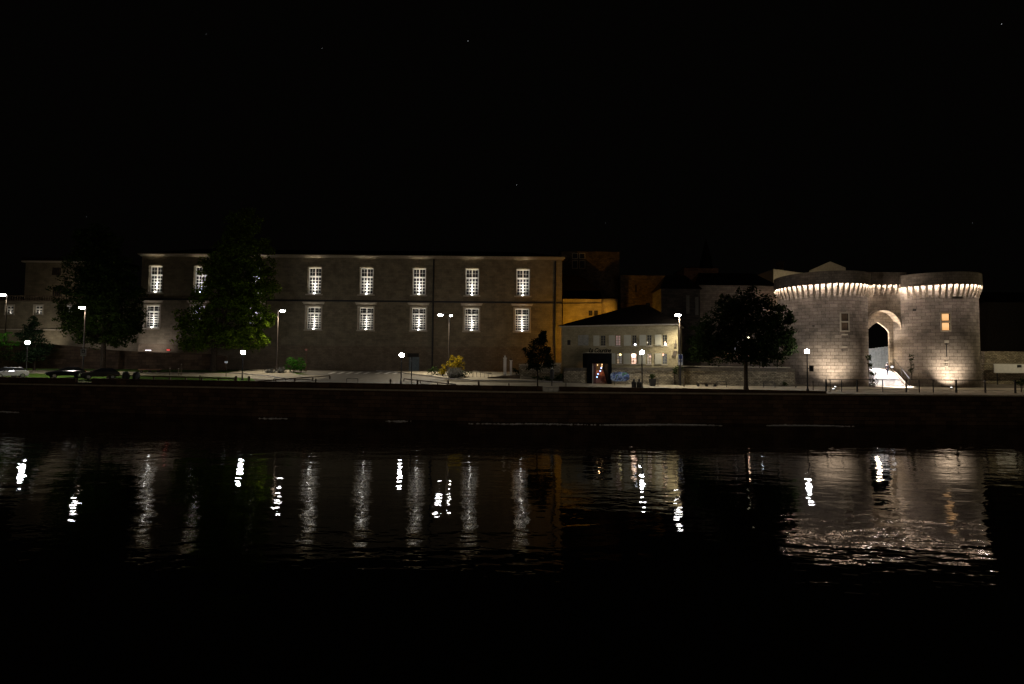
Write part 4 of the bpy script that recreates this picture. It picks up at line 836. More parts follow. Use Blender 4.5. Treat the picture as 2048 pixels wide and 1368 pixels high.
# ---------------------------------------------------------------- street clutter before the restaurant
q = at(1240, 757, 70.5); zg = gz(q.x, 70.5)
bn = thing('menu_banner', (q.x, 70.5, zg), 'rounded blue and green painted banner board beside the black porch', 'banner')
m2 = MB(); n = 28
pts = [(q.x + 1.25 * math.copysign(abs(math.cos(2 * math.pi * i / n)) ** .6, math.cos(2 * math.pi * i / n)), q.z + .25 + .62 * math.copysign(abs(math.sin(2 * math.pi * i / n)) ** .6, math.sin(2 * math.pi * i / n))) for i in range(n)]
m2.prism(pts, 70.5, 70.56)
def banner_mat():
    m = bpy.data.materials.new('blue_green_banner_print'); m.use_nodes = True; nt = m.node_tree; b = nt.nodes['Principled BSDF']; b.inputs['Roughness'].default_value = .5
    tc = nt.nodes.new('ShaderNodeTexCoord'); n_ = nt.nodes.new('ShaderNodeTexNoise'); n_.inputs['Scale'].default_value = 1.6; n_.inputs['Detail'].default_value = 3; cr = nt.nodes.new('ShaderNodeValToRGB'); cr.color_ramp.interpolation = 'CONSTANT'
    E = cr.color_ramp.elements; E[0].color = (.02, .03, .05, 1); E[1].position = .42; E[1].color = (.05, .10, .28, 1)
    for p_, c in ((.50, (.25, .33, .45, 1)), (.56, (.03, .05, .10, 1)), (.62, (.05, .25, .10, 1)), (.68, (.3, .34, .3, 1))): k = E.new(p_); k.color = c
    nt.links.new(tc.outputs['Object'], n_.inputs['Vector']); nt.links.new(n_.outputs['Fac'], cr.inputs['Fac']); nt.links.new(cr.outputs['Color'], b.inputs['Base Color']); return m
m2.build('board', banner_mat(), bn, world=True)
for dx in (-.7, .7): m2 = MB(); m2.tube((q.x + dx, 70.6, zg), (q.x + dx, 70.6, q.z), .03, n=6); m2.build('leg', M_iron, bn, world=True)
def planter(px, yt, Y, lab, plantlab=None):
    q = at(px, yt, Y); zg = gz(q.x, Y); t = thing('planter', (q.x, Y, zg), lab, 'planter')
    m2 = MB(); m2.hexa([(q.x - .3, Y - .3, zg), (q.x + .3, Y - .3, zg), (q.x + .3, Y + .3, zg), (q.x - .3, Y + .3, zg), (q.x - .42, Y - .42, zg + .95), (q.x + .42, Y - .42, zg + .95), (q.x + .42, Y + .42, zg + .95), (q.x - .42, Y + .42, zg + .95)]); m2.build('pot', M_iron, t, world=True)
    m2 = MB(); rng = random.Random(px); leaves(m2, (q.x, Y, zg + 1.25), (.4, .4, .35), 260, .1, rng, .1); m2.build('plant', M_hedge, t, world=True)
planter(1305, 757, 70.5, 'dark tapered planter with green plant right of the lamp base')
for px, lab in ((1268, 'dark litter bin with domed top, left of the globe lamp base'), (1278.5, 'dark litter bin standing against the globe lamp base')):
    q = at(px, 760, 65.6); zg = gz(q.x, 65.6); t = thing('litter_bin', (q.x, 65.6, zg), lab, 'bin')
    m2 = MB(); m2.lathe(q.x, 65.6, [(.26, zg), (.30, zg + .1), (.31, zg + .85), (.22, zg + .95)], 14); m2.build('body', M_iron, t, world=True)
    m2 = MB(); m2.lathe(q.x, 65.6, [(.12, zg + .953), (.13, zg + 1.2), (.05, zg + 1.28)], 10); m2.build('top_knob', M_iron, t, world=True)
q = at(1316, 757, 70); zg = gz(q.x, 70); t = thing('bistro_table', (q.x, 70, zg), 'small dark pedestal table on the paving right of the planter', 'table')
m2 = MB(); m2.lathe(q.x, 70, [(.4, zg + 1.02), (.4, zg + 1.06), (.38, zg + 1.07)], 16); m2.build('top', M_iron, t, world=True); m2 = MB(); m2.tube((q.x, 70, zg + .03), (q.x, 70, zg + 1.018), .04, n=8); m2.build('column', M_iron, t, world=True); m2 = MB(); m2.lathe(q.x, 70, [(.22, zg), (.2, zg + .03)], 12); m2.build('foot', M_iron, t, world=True)
# parking sign by the corner lamp
def sign_post(px, ytop, ybot, Y, wd, plates, lab, pole=.05, polemat=None, zb_=None):
    q = at(px, ytop, Y); zg = gz(q.x, Y) if zb_ is None else zb_; t = thing('road_sign', (q.x, Y, zg), lab, 'sign')
    m2 = MB(); m2.tube((q.x, Y, zg), (q.x, Y, q.z - .02), pole, n=8); m2.build('pole', polemat or M_iron, t, world=True)
    for (za, zb3, mat, marks) in plates:
        A, B2 = at(px, za, Y), at(px, zb3, Y); m2 = MB(); m2.box(q.x - wd / 2, q.x + wd / 2, Y - .10, Y - .06, B2.z, A.z); pl = m2.build('plate', mat, t, world=True)
        if marks:
            m2 = MB(); h = A.z - B2.z
            for (a, b, c, d) in marks: m2.box(q.x - wd / 2 + a * wd, q.x - wd / 2 + b * wd, Y - .112, Y - .101, B2.z + c * h, B2.z + d * h)
            m2.build('symbol', plain('sign_blue', (.02, .06, .25), .5) if px > 1000 else M_iron, pl, world=True)
    return t
M_signw = plain('white_sign_plate', (.6, .62, .66), .5, var=.05)
P_MARK = [(.25, .38, .15, .85), (.38, .72, .72, .85), (.38, .72, .42, .55), (.62, .75, .5, .78)]
sign_post(1360.5, 708, 730, 71.6, .62, [(708.5, 719.5, M_signw, [(.12, .88, .12, .86)]), (720.2, 723.6, M_signw, [(.1, .9, .15, .8)]), (724.2, 730, M_signw, None)], 'blue and white parking sign on the thick dark post by the restaurant corner', pole=.13)
sign_post(168, 698, 712, 72.5, .72, [(698, 708, M_signw, [(.2, .8, .18, .34), (.2, .8, .68, .84), (.2, .36, .34, .68), (.64, .8, .34, .68)]), (709, 712, M_signw, None)], 'white plate sign on a dark pole between the two rear parked cars')
sign_post(613, 698, 745, 82, .42, [(698, 701.5, plain('rust_red_sign', (.25, .08, .06), .6), None)], 'small reddish sign on a thin post by the green shrub', pole=.05, polemat=plain('rusty_post', (.14, .07, .05), .7))
sign_post(453, 722, 770, 74.5, .42, [(722, 726, M_signw, None)], 'small pale sign on a thin post right of the big tree trunk', pole=.03)
ds = thing('direction_sign', (at(823, 770, 66.5).x, 66.5, 3.6), 'dark horizontal direction board on a pole by the middle globe lamp', 'sign')
q = at(823.5, 707, 66.5); m2 = MB(); m2.tube((q.x, 66.5, gz(q.x, 66.5)), (q.x, 66.5, q.z), .055, n=8); m2.build('pole', M_iron, ds, world=True)
A, B2 = at(815, 706.5, 66.5), at(838, 714, 66.5); m2 = MB(); m2.box(A.x, B2.x, 66.36, 66.42, B2.z, A.z); m2.build('board', M_iron, ds, world=True)

# ---------------------------------------------------------------- bollards, rails, hoops
def bollard(px, yt, Y, lab, wd=.09):
    q = at(px, yt, Y); zg = gz(q.x, Y); t = thing('bollard', (q.x, Y, zg), lab, 'bollard', 'wooden bollards along the quay road')
    m2 = MB(); m2.lathe(q.x, Y, [(wd, zg - .05), (wd, q.z - .12), (wd * .7, q.z)], 10); m2.build('post', M_wood, t, world=True)
    m2 = MB(); m2.lathe(q.x, Y, [(wd + .012, q.z - .24), (wd + .012, q.z - .17)], 10); m2.build('band', M_iron, t, world=True)
for px, yt, Y, lab, wd in ((400, 750, 66, 'thin dark bollard on the grass strip, farthest left of the bollards', .06), (472, 752, 66, 'thick wooden bollard left of the second globe lamp', .13), (498, 752, 65.5, 'thick wooden bollard right of the second globe lamp', .13), (632, 757, 64.5, 'short bollard between the two metal hoops', .1),
                           (781, 758, 64.2, 'short bollard left of the middle globe lamp', .11), (835, 759, 64, 'short bollard right of the direction board pole', .1), (896, 760, 64, 'short bollard under the yellow shrub', .12), (957.5, 761, 63.8, 'bollard below the ramp', .12), (1018, 766, 63.5, 'low bollard below the gate pillars', .07),
                           (1132, 765, 63.5, 'small pale bollard on the paving right of the young tree', .05), (1368, 757, 70, 'thin dark bollard right of the parking sign', .08), (1591.5, 763, 70, 'dark bollard at the right end of the stone wall', .09), (1626, 761, 66, 'thin dark bollard right of the globe lamp before the left tower', .06)):
    bollard(px, yt, Y, lab, wd)
for px, lab in ((1380, None),): pass
def fence_rail(lab, A, B2, n, top, cat='rail fence'):
    t = thing('rail_fence', A, lab, 'fence'); A = Vector(A); B2 = Vector(B2)
    za, zb3 = gz(A.x, A.y) + top, gz(B2.x, B2.y) + top
    m2 = MB(); m2.beam((A.x, A.y, za), (B2.x, B2.y, zb3), .14, .15); m2.build('rail', M_wood, t, world=True)
    for i in range(n):
        q = A.lerp(B2, i / (n - 1)); g_ = gz(q.x, q.y); m2 = MB(); m2.box(q.x - .07, q.x + .07, q.y - .07, q.y + .07, g_ - .1, za + (zb3 - za) * i / (n - 1) - .152); m2.build('post', M_wood, t, world=True)
fence_rail('low dark wooden rail fence along the grass strip', (at(215, 750, 70).x, 70, 4), (at(470, 750, 67).x, 67, 4), 9, .7)
fence_rail('low wooden rail running from the thick bollard towards the crossing', (at(512, 756, 66).x, 66, 3.6), (at(660, 748, 73).x, 73, 4.5), 5, .5)
fence_rail('low wooden rail along the right side of the road mouth', (at(808, 752, 71).x, 71, 4), (at(912, 763, 65).x, 65, 3.7), 4, .42)
for px0, px1, yt, lab in ((548, 571, 756, 'thin metal hoop barrier on the road, the left of two'), (693, 716, 757, 'thin metal hoop barrier on the road, the right of two'), (1434, 1453, 763, 'thin metal hoop at the foot of the rubble wall, beside the tree trunk'), (1527, 1550, 764, 'thin metal hoop at the foot of the rubble wall, near the left tower')):
    Y = 65 if px0 < 1000 else 69.5; A, B2 = at(px0, yt, Y), at(px1, yt, Y); t = thing('hoop_barrier', ((A.x + B2.x) / 2, Y, gz(A.x, Y)), lab, 'barrier', 'metal hoop barriers')
    m2 = MB(); zg = gz(A.x, Y); zt2 = (A.z + B2.z) / 2
    for a, b in (((A.x, Y, zg), (A.x, Y, zt2 - .08)), ((A.x, Y, zt2 - .08), (A.x + .1, Y, zt2)), ((A.x + .1, Y, zt2), (B2.x - .1, Y, zt2)), ((B2.x - .1, Y, zt2), (B2.x, Y, zt2 - .08)), ((B2.x, Y, zt2 - .08), (B2.x, Y, zg))): m2.tube(a, b, .035, n=6)
    m2.build('hoop', M_iron, t, world=True); m2 = MB(); m2.tube((A.x, Y, zg + .3), (B2.x, Y, zg + .3), .02, n=6); m2.build('cross_bar', M_iron, t, world=True)
A, B2 = at(1393, 765, 70.5), at(1433, 765, 70.5); zg = gz(A.x, 70.5); t = thing('bench', (A.x, 70.5, zg), 'long low dark bench at the foot of the rubble wall', 'bench')
m2 = MB(); m2.box(A.x, B2.x, 70.2, 70.8, zg + .38, zg + .48); m2.build('seat', M_wood, t, world=True)
for k in (.08, .5, .92): x = A.x + (B2.x - A.x) * k; m2 = MB(); m2.box(x - .1, x + .1, 70.25, 70.75, zg, zg + .378); m2.build('leg', M_iron, t, world=True)
A, B2 = at(278, 738, 79), at(321, 737, 79); zg = gz(A.x, 79); t = thing('bench', (A.x, 79, zg), 'long reddish bench before the dark retaining wall', 'bench')
m2 = MB(); m2.box(A.x, B2.x, 78.8, 79.3, A.z - .15, A.z); m2.build('seat', plain('reddish_wood', (.26, .13, .07), .8), t, world=True)
for k in (.1, .5, .9): x = A.x + (B2.x - A.x) * k; m2 = MB(); m2.box(x - .1, x + .1, 78.85, 79.25, zg, A.z - .152); m2.build('leg', M_iron, t, world=True)
for px, yt, lab in ((340, 737, 'thin pale tree stake left of the big tree trunk, first from the left'), (357, 738, 'thin pale tree stake left of the big tree trunk, second from the left'), (363, 729, 'taller dark stake with a pale tip left of the big tree trunk')):
    q = at(px, yt, 75); zg = gz(q.x, 75); t = thing('tree_stake', (q.x, 75, zg), lab, 'stake'); m2 = MB(); m2.tube((q.x, 75, zg), (q.x, 75, q.z), .05, n=6); m2.build('post', M_wood, t, world=True); m2 = MB(); m2.tube((q.x, 75, q.z), (q.x, 75, q.z + .08), .06, n=6); m2.build('tip', M_trim, t, world=True)
for px, lab in ((252, 'dark round litter bin right of the parked cars, left of two'), (273, 'dark round litter bin right of the parked cars, right of two')):
    q = at(px, 745, 68.8); zg = gz(q.x, 68.8); t = thing('litter_bin', (q.x, 68.8, zg), lab, 'bin')
    m2 = MB(); m2.lathe(q.x, 68.8, [(.32, zg), (.40, zg + .15), (.42, zg + .9), (.36, zg + 1.0)], 14); m2.build('body', M_iron, t, world=True); m2 = MB(); m2.ball((q.x, 68.8, zg + 1.03), .36, .36, .22); m2.build('lid', M_iron, t, world=True, smooth=True)
q = at(337, 700, 84.2); t = thing('warning_lamp', q, 'small glowing red lamp above the dark retaining wall', 'lamp'); m2 = MB(); m2.box(q.x - .32, q.x + .32, 84.15, 84.3, q.z - .12, q.z + .14); m2.build('housing', M_iron, t, world=True); m2 = MB(); m2.ball((q.x, 84.12, q.z), .3, .08, .12); m2.build('lens', emit('red_lens', (1, .01, .01), .8), t, world=True, smooth=True)

# ---------------------------------------------------------------- cars
def make_car(paint, hatch=True):
    """length along x (nose at -x), width y, wheels on z = 0"""
    r = thing('parked_car', (0, 0, 0), 'x', 'car', 'parked cars')
    L_, W_ = 4.1, .86
    low = [(-2.05, .35), (-2.08, .62), (-1.95, .78), (-1.1, .95), (-.45, 1.0), (1.7, 1.02), (2.0, .9), (2.06, .6), (2.0, .32)]
    m2 = MB(); rows_ = []
    secs = [(-W_, .06), (-W_ * .97, .0), (W_ * .97, .0), (W_, .06)]
    n = len(low); ys = [-W_, -W_ * .9, W_ * .9, W_]; ins = [.06, 0, 0, .06]
    vs = []
    for y, k in zip(ys, ins):
        for x, z in low: vs.append((x * (1 - k * .6), y, z - (k if z > .5 else 0)))
    fs = [tuple(range(n - 1, -1, -1)), tuple(range(3 * n, 4 * n))]
    for j in range(3): fs += [(j * n + i, j * n + (i + 1) % n, (j + 1) * n + (i + 1) % n, (j + 1) * n + i) for i in range(n)]
    m2.add(vs, fs)
    roofp = [(-.1, 1.42), (.5, 1.47), (1.3, 1.42)]
    m2.hexa([(-.1, -.62, 1.40), (1.35, -.62, 1.38), (1.35, .62, 1.38), (-.1, .62, 1.40), (0.1, -.55, 1.47), (1.2, -.55, 1.46), (1.2, .55, 1.46), (0.1, .55, 1.47)])
    m2.build('body', paint, r)
    m2 = MB(); b_, t_ = [(-.95, .98), (1.88, 1.0)], [(-.12, 1.40), (1.37, 1.38)]
    m2.hexa([(-.95, -.76, .97), (1.88, -.76, .99), (1.88, .76, .99), (-.95, .76, .97), (-.1, -.61, 1.398), (1.34, -.61, 1.378), (1.34, .61, 1.378), (-.1, .61, 1.398)]); m2.build('windows', plain('car_glass', (.02, .022, .025), .05), r)
    for sx in (-1.28, 1.27):
        for sy in (-1, 1):
            m2 = MB(); m2.tube((sx, sy * .66, .31), (sx, sy * .88, .31), .31, n=18); wh = m2.build('wheel', plain('tyre_rubber', (.015, .015, .015), .8), r)
            m2 = MB(); m2.tube((sx, sy * .881, .31), (sx, sy * .90, .31), .19, n=12); m2.build('rim', plain('alloy_rim', (.4, .4, .4), .3, .8), wh)
    for sy in (-1, 1):
        m2 = MB(); m2.ball((-1.93, sy * .62, .68), .13, .17, .09, 10, 6); m2.build('headlight', plain('headlamp_glass', (.7, .7, .72), .05, .4), r, smooth=True)
        m2 = MB(); m2.ball((1.97, sy * .68, .82), .08, .12, .13, 10, 6); m2.build('tail_light', plain('tail_lamp_red', (.5, .02, .02), .1), r, smooth=True)
        m2 = MB(); m2.ball((-.72, sy * .95, 1.02), .1, .08, .07, 8, 5); m2.build('wing_mirror', paint, r, smooth=True)
    for sx in (-2.07, 2.05): m2 = MB(); m2.box(sx - .02, sx + .02, -.26, .26, .48, .6); m2.build('number_plate', M_signw, r)
    return r
def carpaint(name, col): return plain(name, col, .12, .3, var=.05)
for (px, Y, rz, paint, lab) in ((14, 70.5, R(74), carpaint('silver_paint', (.45, .46, .5)), 'silver car seen from behind at the left edge, below the globe lamp'),
                                (132, 71.2, R(48), carpaint('black_paint', (.02, .022, .03)), 'dark car parked between the silver car and the white plate sign'),
                                (199, 70.4, R(48), carpaint('dark_grey_paint', (.05, .048, .045)), 'dark grey car with lit glints, nearest the litter bins')):
    c = make_car(paint); x = at(px, 745, Y).x; c.location = (x, Y, gz(x, Y) + .02); c.rotation_euler = (0, 0, rz); tag(c, lab)

# ---------------------------------------------------------------- background: castle, walls, roofs
def block(name, lab, cat, xa, xb, yt, Y, mat, depth=10, zbot=4, roof=None, rh=1.5):
    A, B2 = at(xa, yt, Y), at(xb, yt, Y); t = thing(name, ((A.x + B2.x) / 2, Y, zbot), lab, cat); zt3 = (A.z + B2.z) / 2
    m2 = MB(); m2.box(A.x, B2.x, Y, Y + depth, zbot, zt3); m2.build('wall', mat, t, world=True)
    if roof:
        m2 = MB(); e = .3; m2.add([(A.x - e, Y - e, zt3 + .002), (B2.x + e, Y - e, zt3 + .002), (B2.x + e, Y + depth + e, zt3 + .002), (A.x - e, Y + depth + e, zt3 + .002), (A.x + 1.5, Y + depth / 2, zt3 + rh), (B2.x - 1.5, Y + depth / 2, zt3 + rh)], [(0, 1, 5, 4), (1, 2, 5), (2, 3, 4, 5), (3, 0, 4), (3, 2, 1, 0)]); m2.build('roof', roof, t, world=True)
    return t, A, B2, zt3
M_gold = stone('golden_render_wall', (.40, .34, .22), .9, .4, .85, var=.12, stain=.3, bump=.02, rubble=True)
t, A, B2, z = block('courtyard_wall', 'amber-lit plastered wall between long building and restaurant roof', 'wall', 1126, 1206, 598, 98, M_gold, depth=.8)
m2 = MB(); p0, p1 = at(1126, 606, 97.9), at(1204, 605, 97.9); m2.beam((p0.x, 97.9, p0.z), (p1.x, 97.9, p1.z), .12, .12); m2.build('cable_duct', M_iron, t, world=True)
for px in (1181, 1192):
    q = at(px, 626, 97.95); m2 = MB(); m2.box(q.x - .35, q.x + .35, 97.93, 97.995, q.z - .5, q.z + .45); m2.build('window', M_glass, t, world=True)
    m2 = MB(); m2.box(q.x - .03, q.x + .03, 97.9, 97.925, q.z - .5, q.z + .45); m2.box(q.x - .35, q.x + .35, 97.9, 97.924, q.z + .02, q.z + .07); m2.build('bars', M_old, t, world=True)
q = at(1221, 598, 97); t = thing('round_turret', (q.x, 98, 5), 'small round amber-lit turret at the end of the plastered wall', 'turret'); m2 = MB(); m2.lathe(q.x, 98, [(1.45, 4), (1.45, q.z - 1), (1.5, q.z)], 32); m2.build('wall', M_gold, t, world=True, smooth=True); m2 = MB(); m2.lathe(q.x, 98, [(1.55, q.z + .003), (.9, q.z + .35)], 24); m2.build('cap', M_roof, t, world=True)
t, A, B2, z = block('castle_keep', 'dim brown castle block with a stone cross window', 'castle', 1122, 1239, 503, 109, M_old, roof=M_roof, rh=.6)
for px in (1150, 1164.5):
    for py in (512, 529):
        q = at(px, py, 108.9); m2 = MB(); m2.box(q.x - .5, q.x + .5, 108.9, 108.99, q.z - (.75 if py > 520 else .5), q.z + (.75 if py > 520 else .5)); wo = m2.build('window', M_glass, t, world=True)
        h = .75 if py > 520 else .5; m2 = MB(); f = .1; m2.box(q.x - .5 - f, q.x - .5, 108.82, 108.99, q.z - h - f, q.z + h + f); m2.box(q.x + .5, q.x + .5 + f, 108.82, 108.99, q.z - h - f, q.z + h + f); m2.box(q.x - .5, q.x + .5, 108.82, 108.99, q.z + h, q.z + h + f); m2.box(q.x - .5, q.x + .5, 108.82, 108.99, q.z - h - f, q.z - h); m2.build('frame', M_trim, wo, world=True)
t = thing('lean_to_roof', (at(1165, 590, 101).x, 94, 5), 'dark sloping roof above the amber-lit wall', 'roof')
m2 = MB(); pts = [(at(x, y, 101).x, at(x, y, 101).z) for x, y in ((1126, 600), (1126, 548), (1163, 553), (1200, 582), (1206, 600))]; m2.prism(pts, 101, 105); m2.build('tiles', plain('black_slates', (.005, .004, .003), .95), t, world=True)
t, A, B2, z = block('castle_curtain', 'brown rubble castle wall with one arrow slit behind the restaurant roof', 'castle wall', 1241, 1368, 555, 104, M_old, depth=2)
m2 = MB(); m2.box(A.x - .1, B2.x, 103.75, 103.998, z - .0, z + .35); m2.build('coping', M_old, t, world=True)
q = at(1272, 577, 103.9); m2 = MB(); m2.box(q.x - .2, q.x + .2, 103.97, 104.1, q.z - .75, q.z + .75); m2.build('arrow_slit', M_slit, t, world=True); m2 = MB(); q = at(1273, 567, 103.9); m2.box(q.x - 1.1, q.x + 1.1, 103.85, 103.997, q.z - .08, q.z + .12); m2.build('slit_hood', M_old, t, world=True)
t, A, B2, z = block('dark_house', 'dark plain house wall right of the restaurant roof', 'house', 1322, 1400, 578, 83.5, stone('darkened_wall', (.045, .038, .032), .7, .3, .7, stain=.4), roof=M_roof, rh=2.6, depth=5)  # stone colour darkened so the lane lamp's light stays dim on it
for px, py in ((1376, 607), (1394, 610)):
    q = at(px, py, 83.4); m2 = MB(); m2.box(q.x - .25, q.x + .25, 83.43, 83.49, q.z - 1.6, q.z + 1.3); m2.build('shutter', plain('dark_shutter', (.10, .095, .08), .8), t, world=True)
t, A, B2, z = block('rear_house', 'grey stone house behind the tree left of the gate', 'house', 1398, 1552, 571, 86, stone('grey_house_stone', (.15, .125, .10), .7, .33, .6, var=.2, stain=.35), roof=M_roof, rh=2.8, depth=9)
for px in (1432, 1470, 1506):
    q = at(px, 690, 85.9); m2 = MB(); m2.box(q.x - .45, q.x + .45, 85.9, 85.99, q.z - 1.0, q.z + 1.0); wo = m2.build('window', M_glass, t, world=True); m2 = MB(); m2.box(q.x - .03, q.x + .03, 85.86, 85.895, q.z - 1, q.z + 1); m2.box(q.x - .45, q.x + .45, 85.86, 85.894, q.z - .03, q.z + .03); m2.build('frame', M_paint, wo, world=True)
t, A, B2, z = block('church_tower', 'faint reddish church tower far behind the roofs', 'tower', 1368, 1437, 536, 125, stone('reddish_tower', (.28, .16, .11), .8, .4, .6, var=.3), depth=8, roof=M_roof, rh=1)
q = at(1412, 478, 128); q2 = at(1412, 535, 128); m2 = MB(); m2.lathe(q.x, 128, [(1.6, q2.z), (1.5, q2.z + 1.5), (.05, q.z)], 8); m2.build('spire', M_roof, t, world=True)
M_gab = plain('pale_gable_render', (.42, .37, .26), .85, var=.15)
t = thing('gabled_house', (at(1610, 600, 93).x, 93, 5), 'pale gabled house peeping over the left tower', 'house')
pts = [(at(x, y, 93).x, at(x, y, 93).z) for x, y in ((1547, 640), (1547, 538), (1598, 545), (1640, 548), (1700, 560), (1700, 640))]; m2 = MB(); m2.prism(pts, 93, 99); m2.build('wall', M_gab, t, world=True)
pts = [(at(x, y, 95).x, at(x, y, 95).z) for x, y in ((1600, 560), (1606, 545), (1642, 529), (1672, 541), (1672, 560))]; m2 = MB(); m2.prism(pts, 92.2, 92.9); m2.build('gable', M_gab, t, world=True)
A, B2 = at(1570, 521, 97), at(1580, 545, 97); m2 = MB(); m2.box(A.x, B2.x, 99.2, 100.2, B2.z - 1, A.z); m2.box(A.x - .1, B2.x + .1, 99.1, 100.3, A.z + .003, A.z + .2); m2.build('chimney', M_old, t, world=True)
lamp('POINT', (at(1600, 560, 86).x, 87.5, at(1600, 560, 87).z), 260, (1, .82, .55), t, size=.3)
# right edge
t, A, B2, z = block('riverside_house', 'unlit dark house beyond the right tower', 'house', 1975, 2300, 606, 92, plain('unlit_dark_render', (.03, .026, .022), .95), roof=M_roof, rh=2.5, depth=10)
t, A, B2, z = block('terrace_wall', 'rough dark stone wall at the right edge beside the tower', 'wall', 1969, 2300, 704, 80, M_rubble, depth=.6, zbot=3.5)
t = stone_wall('lower stone wall under the white panel at the right edge', 1967, 2300, 79, (728, 728), M_rubble, .1)
A, B2 = at(1988, 728, 77.5), at(2130, 747, 77.5); t = thing('white_panel', ((A.x + B2.x) / 2, 77.5, 3.9), 'long plain white panel at the right edge behind the railing', 'panel')
m2 = MB(); m2.box(A.x, B2.x, 77.45, 77.55, B2.z, A.z); m2.build('board', M_white, t, world=True); q = at(2039, 732.5, 77.4); m2 = MB(); m2.box(q.x - .3, q.x + .3, 77.40, 77.447, q.z - .18, q.z + .2); m2.build('dark_plate', M_iron, t, world=True)
for px in (1994, 2060, 2124): x = at(px, 740, 77.6).x; m2 = MB(); m2.box(x - .05, x + .05, 77.56, 77.66, gz(x, 77.6), A.z - .1); m2.build('post', M_iron, t, world=True)
# terrace garden behind the rubble wall: railing, awning, small lamps
A, B2 = at(1400, 722, 74.5), at(1570, 724, 74.5); t = thing('terrace_railing', A, 'thin dark railing on top of the rubble wall behind the tree', 'railing')
m2 = MB(); m2.beam(A, B2, .05, .06)
n = 60
for i in range(n): q = A.lerp(B2, i / (n - 1)); m2.tube((q.x, q.y, at(1400, 734, 74.5).z - .3), (q.x, q.y, q.z - .05), .02, n=4)
m2.build('bars', M_iron, t, world=True)
A, B2 = at(1432, 711, 79), at(1504, 716, 79); t = thing('awning', ((A.x + B2.x) / 2, 79, 5), 'peach coloured flat awning on the terrace behind the tree', 'awning')
m2 = MB(); m2.hexa([(A.x, 79, B2.z), (B2.x, 79, B2.z), (B2.x, 82, A.z + .3), (A.x, 82, A.z + .3), (A.x, 79, B2.z + .12), (B2.x, 79, B2.z + .12), (B2.x, 82, A.z + .42), (A.x, 82, A.z + .42)]); m2.build('canvas', plain('peach_canvas', (.5, .27, .18), .8), t, world=True)
for x in (A.x + .1, B2.x - .1):
    for y in (79.1, 81.9): m2 = MB(); m2.tube((x, y, 4), (x, y, B2.z), .04, n=6); m2.build('post', M_iron, t, world=True)
for i, (px, py, Y, col, st, lab) in enumerate(((1497, 675, 70, (1, .92, .6), 4, 'small yellowish round lamp glimmering inside the tree'), (1487.5, 628.5, 84, (.8, .9, 1), 6, 'tiny bluish lamp seen high through the tree'), (1536, 675, 83, (.8, .9, 1), 4, 'tiny white lamp seen through the right side of the tree'), (1525, 686, 83, (.85, .95, 1), 30, 'bluish white terrace lamp mostly hidden by the tree'), (1493, 708, 82, (1, .5, .3), 5, 'dim orange lamp under the peach awning'))):
    if px == 1497: Y = 65.0
    q = at(px, py, Y); t = thing('terrace_lamp', q, lab, 'lamp'); r_ = .075 if i < 3 else .16
    m2 = MB(); m2.ball(q, r_); m2.build('bulb', emit('terrace_bulb_%d' % i, col, st), t, world=True, smooth=True); m2 = MB(); m2.tube((q.x, q.y, q.z + r_ * .9), (q.x, q.y, q.z + r_ + .12), .05, n=6); m2.build('holder', M_iron, t, world=True)
    if i >= 3: m2 = MB(); m2.tube((q.x, q.y, 4.5), (q.x, q.y, q.z - r_ * .9), .03, n=6); m2.build('pole', M_iron, t, world=True); lamp('POINT', (q.x, q.y - .4, q.z), 60 if i == 4 else 35, (1, .62, .4) if i == 4 else (.9, .95, 1), t, size=.15)
# sodium lamp in the lane behind the restaurant, hidden by its roof
lamp('POINT', (14.5, 88.3, 12.3), 2200, SODIUM, size=.2, name='lane_lamp_light')
q = at(1300, 600, 92); lamp('POINT', (q.x - 3, 96, 13), 30, SODIUM, size=.3, name='castle_lane_light')
q = at(2150, 640, 70); lamp('POINT', (q.x, 70, 11.5), 900, (1, .86, .55), size=.3, name='far_quay_lamp_light')
for x in (-35, 30): lamp('POINT', (x, -12, 11), 5200, (1, .80, .60), size=.3, name='near_bank_fill_light')  # unseen fill lamps added behind the camera to lift the quay wall

# ---------------------------------------------------------------- person on the steps
def skin(name, verts, edges, radii, mat, parent, root=0):
    me = bpy.data.meshes.new(name); me.from_pydata(verts, edges, []); o = bpy.data.objects.new(name, me); sc.collection.objects.link(o); o.parent = parent
    m = o.modifiers.new('skin', 'SKIN'); me.skin_vertices[0].data
    for i, r_ in enumerate(radii): me.skin_vertices[0].data[i].radius = (r_, r_); me.skin_vertices[0].data[i].use_root = (i == root)
    s_ = o.modifiers.new('sub', 'SUBSURF'); s_.levels = 1; s_.render_levels = 2; me.materials.append(mat); return o
pf = at(1775, 750, 75.6)
per = thing('person', (pf.x, 75.63, 5.43), 'person in dark clothes walking on the lit gate steps', 'person')
V = [(0, 0, .92), (0, 0, 1.15), (0, 0, 1.38), (0, .0, 1.47), (0, -.02, 1.56), (0, -.02, 1.66), (.17, 0, 1.38), (.22, .05, 1.10), (.23, -.06, .88), (-.17, 0, 1.38), (-.22, -.04, 1.10), (-.21, -.16, .90), (.09, 0, .86), (.10, .06, .48), (.10, .18, .10), (.10, .05, .04), (-.09, 0, .86), (-.10, -.12, .50), (-.09, -.1, .09), (-.09, -.24, .04)]
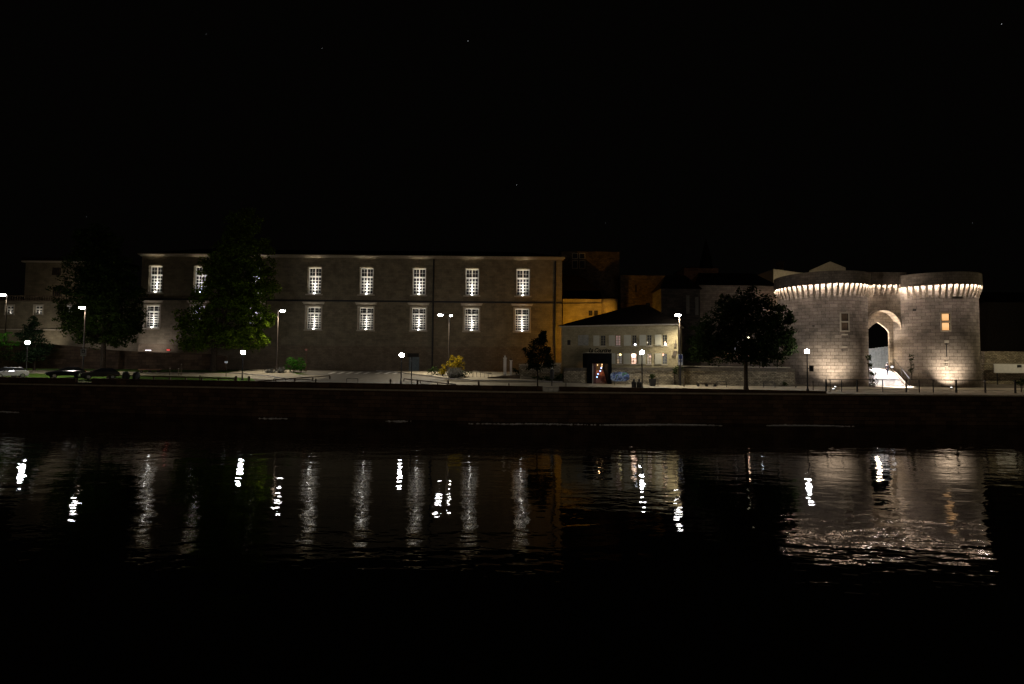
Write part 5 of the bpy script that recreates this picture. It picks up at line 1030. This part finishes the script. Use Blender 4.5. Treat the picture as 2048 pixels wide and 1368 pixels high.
E_ = [(0, 1), (1, 2), (2, 3), (3, 4), (4, 5), (2, 6), (6, 7), (7, 8), (2, 9), (9, 10), (10, 11), (0, 12), (12, 13), (13, 14), (14, 15), (0, 16), (16, 17), (17, 18), (18, 19)]
Rr = [.14, .13, .15, .06, .09, .09, .075, .05, .035, .075, .05, .035, .10, .07, .045, .04, .10, .07, .045, .04]
M_skin = plain('skin', (.12, .07, .05), .8); M_cl = plain('dark_clothes', (.006, .006, .008), .95); M_tr = plain('dark_trousers', (.005, .006, .009), .95)
skin('body', V, E_, Rr, M_skin, per)
jv = V[:3] + [V[6], V[7], (.228, -.03, .96), V[9], V[10], (-.213, -.12, .96)]; skin('jacket', jv, [(0, 1), (1, 2), (2, 3), (3, 4), (4, 5), (2, 6), (6, 7), (7, 8)], [.16, .15, .165, .09, .065, .05, .09, .065, .05], M_cl, per)
tv = [V[0], V[12], V[13], V[14], V[16], V[17], V[18]]; skin('trousers', tv, [(0, 1), (1, 2), (2, 3), (0, 4), (4, 5), (5, 6)], [.15, .11, .085, .06, .11, .085, .06], M_tr, per)
m2 = MB(); m2.ball((0, .0, 1.69), .105, .11, .1, 12, 8); m2.build('hair', plain('dark_hair', (.004, .003, .002), .9), per, smooth=True)

# ---------------------------------------------------------------- stars
M_star = emit('star_light', (.9, .93, 1), 1.2)
ST = ['white star high in the sky above the middle of the long building', 'small star midway up the sky, above the right half of the long building', 'brightest star, high in the top right corner above the right tower', 'faint star low above the left end of the long building',
      'faint star high above the left gate tower', 'faint star above the right end of the long building, below the highest stars', 'faint star low above the right gate tower', 'very faint star high above the tallest dark tree', 'very faint star high above the leftmost bays of white windows', 'faint star low above the restaurant roof']
for i, (px, py) in enumerate(((936, 82), (1033, 370), (2003, 48), (173, 433), (1768, 133), (1085, 203), (1945, 446), (412, 68), (643, 97), (1210, 446))):
    q = at(px, py, 900); m2 = MB(); r_ = (.34, .28, .38, .18, .13, .14, .18, .12, .12, .16)[i]; m2.ball((0, 0, 0), r_, n=8, m=6); o = m2.build('star', M_star); o.location = q; tag(o, ST[i], 'star', 'stars')
